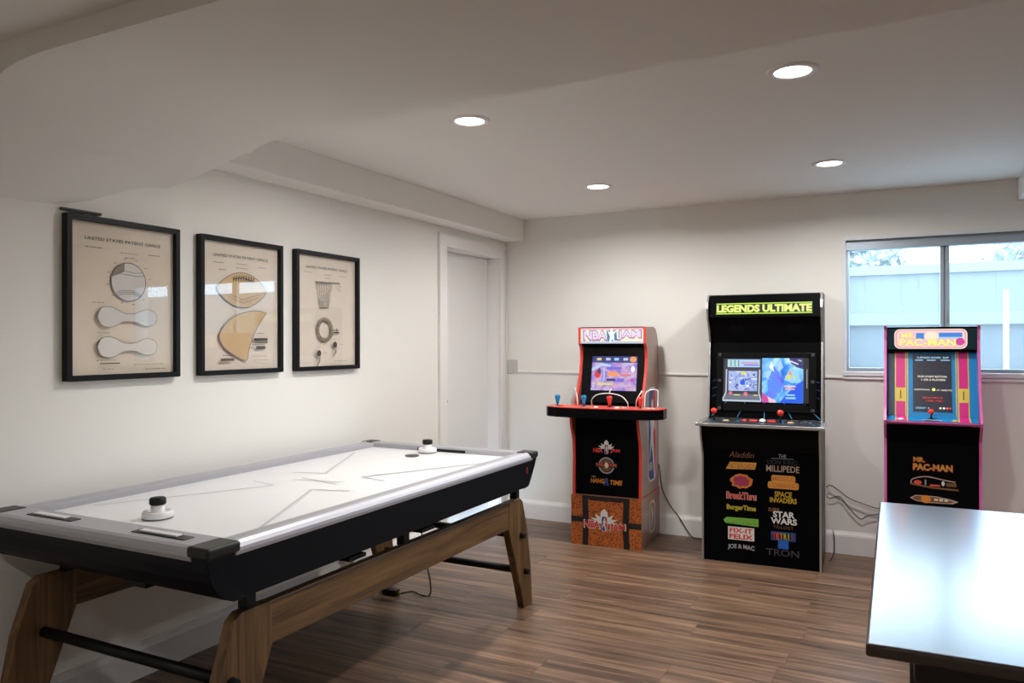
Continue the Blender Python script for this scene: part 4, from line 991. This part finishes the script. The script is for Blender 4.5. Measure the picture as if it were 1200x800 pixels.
# ---- pink edged cabinet
P_ = thing('arcade_cabinet', (2.95, -0.50, 0), 0.0, 'arcade cabinet with pink edges and blue screen surround in front of the window', 'arcade machine')
PP = [(0.0, 0.0), (0.0, 0.82), (-0.075, 0.905), (-0.08, 0.925), (-0.03, 0.99), (0.04, 1.14), (0.085, 1.30), (0.095, 1.38), (0.085, 1.44), (0.07, 1.462), (0.40, 1.462), (0.46, 1.40), (0.47, 1.30), (0.47, 0.0)]
side_pair(P_, PP, 0.240, 0.012, 'pink_side', 'pink_edge', list(range(0, 10)), 0.004)
ri = MB().box(-0.222, 0.222, 0.006, 0.46, 0, 0.30, 'cab_black').build('riser', P_)
fp = panel(0.2275, (0.012, 0.30), (0.012, 0.80), 0.012, 'cab_black').build('front_panel', P_)
panel(0.2275, (0.012, 0.80), (-0.06, 0.895), 0.012, 'cab_black_matt').build('upper_front_panel', P_)
A = plane_art((0.012, 0.30), (0.012, 0.80))
A.text('MR.', -0.063, 0.403, 0.06, 0.03, 'p_redlt', 0.06); A.text('MR.', -0.063, 0.404, 0.056, 0.027, 'p_orange_lt', 0.03)
A.text('PAC-MAN', 0.004, 0.362, 0.198, 0.040, 'p_redlt', 0.06); A.text('PAC-MAN', 0.004, 0.363, 0.193, 0.036, 'p_orange_lt', 0.035)
E1 = [(0.005 + 0.115 * cos(2 * pi * i / 28), 0.278 + 0.026 * sin(2 * pi * i / 28)) for i in range(28)]
A.stroke(curve([(-0.105, 0.265), (-0.095, 0.292), (-0.03, 0.31), (0.05, 0.298), (0.115, 0.288)], 5) and [(q.x, q.y) for q in curve([(-0.105, 0.265), (-0.095, 0.292), (-0.03, 0.31), (0.05, 0.298), (0.115, 0.288)], 5)], 0.006, 'p_pinkgrey')
A.stroke([(-0.105, 0.265), (0.0, 0.25), (0.13, 0.245)], 0.010, 'p_brown'); A.disc(-0.07, 0.275, 0.02, 'p_redlt', 0.012); A.disc(0.055, 0.277, 0.008, 'p_white', 0.014); A.rect(-0.035, -0.028, 0.262, 0.292, 'p_grey'); A.rect(0.07, 0.12, 0.262, 0.282, 'p_brown'); A.rect(-0.01, 0.04, 0.258, 0.268, 'p_redlt')
A.poly([(-0.11, 0.185), (-0.08, 0.203), (0.02, 0.203), (0.10, 0.19), (0.13, 0.18), (0.10, 0.166), (-0.02, 0.163), (-0.08, 0.17)], 'p_pinkgrey'); A.poly([(-0.10, 0.185), (-0.08, 0.198), (0.02, 0.198), (0.11, 0.18), (0.09, 0.170), (-0.02, 0.168), (-0.08, 0.174)], 'p_brown')
A.disc(-0.03, 0.183, 0.024, 'p_orange', 0.022)
for u in (0.02, 0.045, 0.07): A.rect(u - 0.009, u + 0.009, 0.178, 0.190, 'p_cream')
A.build('front_print', fp)
deck = MB().prism([(-0.074, 0.908), (-0.078, 0.920), (-0.055, 0.926), (0.03, 0.945), (0.03, 0.908)], -0.2275, 0.2275, 'pink_side').build('control_deck', P_, bevel=0.002)
dvec = Vector((0, 0.085, 0.019)).normalized()
A = Art((0, -0.055, 0.926), (1, 0, 0), dvec)
A.rect(-0.222, 0.222, 0.0, 0.09, 'cab_blue'); A.rect(-0.175, -0.125, 0.0, 0.09, 'cab_magenta'); A.rect(0.135, 0.182, 0.0, 0.09, 'cab_magenta')
for u in (-0.18, -0.122, 0.132, 0.185): A.rect(u - 0.003, u + 0.003, 0, 0.09, 'cab_yellow')
A.rect(-0.05, 0.05, 0.02, 0.028, 'p_white'); A.rect(-0.035, 0.035, 0.006, 0.012, 'p_black')
A.build('deck_print', deck)
joystick(deck, -0.003, -0.01, 0.936, 'red_ball', 0.0165, 0.03)
button(deck, -0.155, -0.03, 0.931, 'white_plastic', 0.014); button(deck, 0.112, -0.03, 0.931, 'cab_yellow', 0.012)
sa, sb = (0.045, 0.945), (0.150, 1.325)
bz = panel(0.2275, sa, sb, 0.012, 'cab_blue').build('screen_bezel', P_)
Hs = sqrt((sb[0] - sa[0]) ** 2 + (sb[1] - sa[1]) ** 2)
A = plane_art(sa, sb)
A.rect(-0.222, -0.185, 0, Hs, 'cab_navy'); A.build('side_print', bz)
for a, b in ((-0.185, -0.125), (0.132, 0.188)):
    A = plane_art(sa, sb)
    A.rect(a, b, 0, Hs, 'cab_yellow'); A.rect(a + 0.006, b - 0.006, 0, Hs, 'cab_magenta'); A.rect(a, b, 0.085, 0.165, 'cab_yellow'); A.rect((a + b) / 2 - 0.003, (a + b) / 2 + 0.003, 0.10, 0.15, 'p_brown')
    A.build('stripe_print', bz)
A = plane_art(sa, sb); A.rect(-0.122, -0.116, 0, Hs, 'cab_yellow'); A.build('stripe_print', bz)
A = plane_art(sa, sb); A.rect(0.122, 0.127, 0, Hs, 'cab_yellow'); A.build('stripe_print', bz)
A = plane_art(sa, sb, base=0.0025)
A.rect(-0.092, 0.102, 0.028, Hs - 0.028, 'screen_dark'); A.build('screen', bz)
A = plane_art(sa, sb, base=0.0032)
sc = 0.005
A.text('1UP', -0.055, Hs - 0.05, 0.03, 0.011, 'g_cyan', 0.03); A.text('HIGH SCORE', 0.005, Hs - 0.05, 0.09, 0.011, 'g_cyan', 0.03); A.text('2UP', 0.075, Hs - 0.05, 0.03, 0.011, 'g_cyan', 0.03)
A.rect(-0.08, -0.04, Hs - 0.068, Hs - 0.063, 'g_cyan'); A.rect(-0.02, 0.025, Hs - 0.068, Hs - 0.063, 'g_cyan'); A.rect(0.05, 0.095, Hs - 0.068, Hs - 0.063, 'g_cyan')
A.text('PUSH START BUTTON', 0.006, 0.232, 0.145, 0.011, 'g_cream', 0.02); A.text('1 OR 2 PLAYERS', 0.012, 0.213, 0.12, 0.011, 'g_cream', 0.02)
A.text('ADDITIONAL', -0.045, 0.155, 0.082, 0.009, 'g_cream', 0.01); A.disc(0.013, 0.156, 0.009, 'g_yellow', n=14); A.text('AT 10000 PTS', 0.066, 0.153, 0.078, 0.009, 'g_cream', 0.01)
A.text('MIDWAY MFG CO', 0.008, 0.108, 0.10, 0.011, 'g_red', 0.01); A.text('1980 1981', 0.016, 0.09, 0.08, 0.011, 'g_red', 0.01)
A.text('CREDIT  0', -0.045, 0.048, 0.07, 0.010, 'g_cyan', 0.02)
for u, m in ((0.045, 'g_cream'), (0.062, 'g_white'), (0.078, 'g_redpink'), (0.092, 'g_red')): A.disc(u, 0.049, 0.006, m, n=10)
A.build('screen_text', bz)['kind'] = 'stuff'
panel(0.2275, (0.115, 1.322), (0.155, 1.328), 0.01, 'cab_black_matt').build('speaker_ledge', P_)
mqa, mqb = (0.105, 1.325), (0.09, 1.455)
mq = panel(0.2275, mqa, mqb, 0.012, 'teal_dark').build('marquee', P_)
A = plane_art(mqa, mqb)
A.rrect(-0.187, 0.180, 0.004, 0.118, 0.03, 'g_cream'); A.rrect(-0.182, 0.175, 0.008, 0.114, 0.027, 'g_rose'); A.rrect(-0.172, 0.166, 0.016, 0.106, 0.022, 'g_cream'); A.rrect(-0.166, 0.160, 0.02, 0.102, 0.02, 'g_pink')
A.rect(-0.075, -0.035, 0.06, 0.095, 'g_sky'); A.rect(0.04, 0.155, 0.072, 0.096, 'g_sky'); A.rect(-0.075, -0.035, 0.05, 0.06, 'g_skylt'); A.rect(0.04, 0.155, 0.062, 0.072, 'g_skylt')
A.disc(0.003, 0.075, 0.034, 'g_cream', 0.032)
A.text('MR.', -0.115, 0.080, 0.076, 0.036, 'g_rose', 0.06); A.text('MR.', -0.115, 0.081, 0.072, 0.032, 'g_yellow', 0.03)
A.text('PAC-MAN', -0.018, 0.040, 0.29, 0.048, 'g_rose', 0.06); A.text('PAC-MAN', -0.018, 0.041, 0.285, 0.043, 'g_yellow', 0.035)
A.disc(0.145, 0.045, 0.022, 'g_mag', 0.022, 18)
A.build('marquee_print', mq)
MB().prism([(0.09, 1.455), (0.40, 1.460), (0.458, 1.40), (0.468, 1.30), (0.468, 0.0), (0.456, 0.0), (0.456, 1.30), (0.40, 1.448), (0.09, 1.445)], -0.2275, 0.2275, 'cab_black').build('top_and_back', P_)
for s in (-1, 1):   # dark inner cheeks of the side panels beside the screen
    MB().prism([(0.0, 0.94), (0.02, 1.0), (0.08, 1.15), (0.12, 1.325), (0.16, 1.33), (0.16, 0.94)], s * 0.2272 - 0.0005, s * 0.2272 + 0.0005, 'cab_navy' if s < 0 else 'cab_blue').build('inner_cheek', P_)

# ------------------------------------------------------------------ cables on the back wall
tag(MB().tube(curve([(1.25, -0.03, 0.50), (1.275, -0.03, 0.327), (1.33, -0.025, 0.21), (1.39, -0.025, 0.137), (1.45, -0.03, 0.05), (1.50, -0.05, 0.005), (1.56, -0.07, 0.004), (1.62, -0.08, 0.004)], 8), 0.004, 'cord_black').build('power_cord'),
    'thin black power cord running down from the basketball cabinet to the floor', 'cord')
tag(MB().tube(curve([(2.362, -0.03, 0.425), (2.386, -0.03, 0.44), (2.44, -0.03, 0.41), (2.503, -0.03, 0.364), (2.62, -0.03, 0.326), (2.66, -0.03, 0.318), (2.76, -0.03, 0.32)], 8), 0.0035, 'cord_grey').build('power_cord'),
    'upper of two thin grey cords on the wall beside the pink edged cabinet', 'cord')
tag(MB().tube(curve([(2.362, -0.022, 0.362), (2.391, -0.022, 0.354), (2.442, -0.022, 0.37), (2.50, -0.022, 0.30), (2.562, -0.022, 0.239), (2.602, -0.022, 0.259), (2.685, -0.022, 0.285), (2.76, -0.022, 0.29)], 8), 0.003, 'cord_grey').build('power_cord'),
    'lower of two thin grey cords on the wall, hanging in a deep loop', 'cord')
tag(MB().tube(curve([(2.40, -0.03, 0.16), (2.41, -0.05, 0.10), (2.41, -0.08, 0.03), (2.405, -0.16, 0.006), (2.395, -0.24, 0.005)], 8), 0.003, 'cord_black').build('power_cord'),
    'short black cord on the floor at the right foot of the tallest cabinet', 'cord')

# ------------------------------------------------------------------ dark table in the foreground
D = thing('dark_table', (3.235, -2.875, 0), 0.3, 'glossy dark wood table in the right foreground reflecting the window', 'table')
MB().box(-0.51, 0.62, -0.78, 0.78, 0.722, 0.75, 'dark_table').build('tabletop', D, bevel=0.006, seg=3)
MB().box(-0.42, 0.53, -0.69, 0.69, 0.645, 0.722, 'dark_table_leg').build('apron', D, bevel=0.012, seg=3)
for sx in (-0.37, 0.48):
    for sy in (-0.63, 0.63):
        MB().box(sx - 0.04, sx + 0.04, sy - 0.04, sy + 0.04, 0, 0.66, 'dark_table_leg').build('leg', D, bevel=0.006)

# ------------------------------------------------------------------ outside the window
GZ = 1.08
struct(MB().box(-6, 14, 0.21, 14, GZ - 0.2, GZ, 'soil').build('ground_outside'))
def fence(y, z1, x0, x1, w, m, mr, label, grp):
    t = thing('board_fence', ((x0 + x1) / 2, y, GZ), 0, label, 'fence')
    c = (x0 + x1) / 2; src = None; x = x0
    while x < x1:
        if src is None:
            src = MB().box(0, w - 0.0004, 0, 0.02, 0, z1 - GZ, m).build('board', t); o = src
        else:
            o = src.copy(); COL.objects.link(o)
        o.location = (x - c, random.uniform(-0.004, 0.004), random.uniform(-0.01, 0.01) - 0.005); x += w
    MB().box(x0 - c, x1 - c, -0.05, -0.006, z1 - GZ - 0.10, z1 - GZ + 0.01, mr).build('rail', t)
fence(2.6, 1.625, 1.0, 8.0, 0.145, 'fence_blue', 'rail_pale', 'low bluish board fence with a pale top rail just outside the window', 'x')
fence(5.2, 2.30, 0.0, 11.0, 0.2, 'fence_pale', 'rail_pale', 'taller pale board fence behind the low bluish one outside', 'x')
tag(MB().cyl((3.46, 1.0, GZ - 0.05), (3.46, 1.0, 1.735), 0.017, 0.017, 'pole_white', 12).build('white_pole'), 'slim white pole standing outside the right window pane', 'pole')
def tree(x, y, h_, r, label, seed):
    rnd = random.Random(seed)
    t = thing('tree', (x, y, GZ), 0, label, 'tree')
    MB().cyl((0, 0, -0.05), (0, 0, h_ * 0.6), 0.12, 0.07, 'bark', 10).build('trunk', t)
    vs = []; fs = []
    for k in range(900):
        a = rnd.uniform(0, 2 * pi); e = math.asin(rnd.uniform(-1, 1)); rr = r * rnd.uniform(0.6, 1.0)
        p = Vector((rr * cos(a) * cos(e), rr * sin(a) * cos(e), h_ - r + rr * 0.8 * sin(e)))
        u = Vector((rnd.uniform(-1, 1), rnd.uniform(-1, 1), rnd.uniform(-1, 1))).normalized(); w = u.orthogonal().normalized() * rnd.uniform(0.05, 0.09); u = u * rnd.uniform(0.09, 0.16)
        n0 = len(vs); vs += [p - u, p + w, p + u, p - w]; fs.append((n0, n0 + 1, n0 + 2, n0 + 3))
    MB().raw(vs, fs, 'leaf').build('foliage', t, fix=False)['kind'] = 'stuff'
tree(5.0, 8.6, 2.5, 1.2, 'bushy pale tree behind the fences, seen through the right window pane', 1)
tree(2.2, 9.2, 2.3, 0.9, 'low pale tree behind the fences, seen through the left window pane', 2)
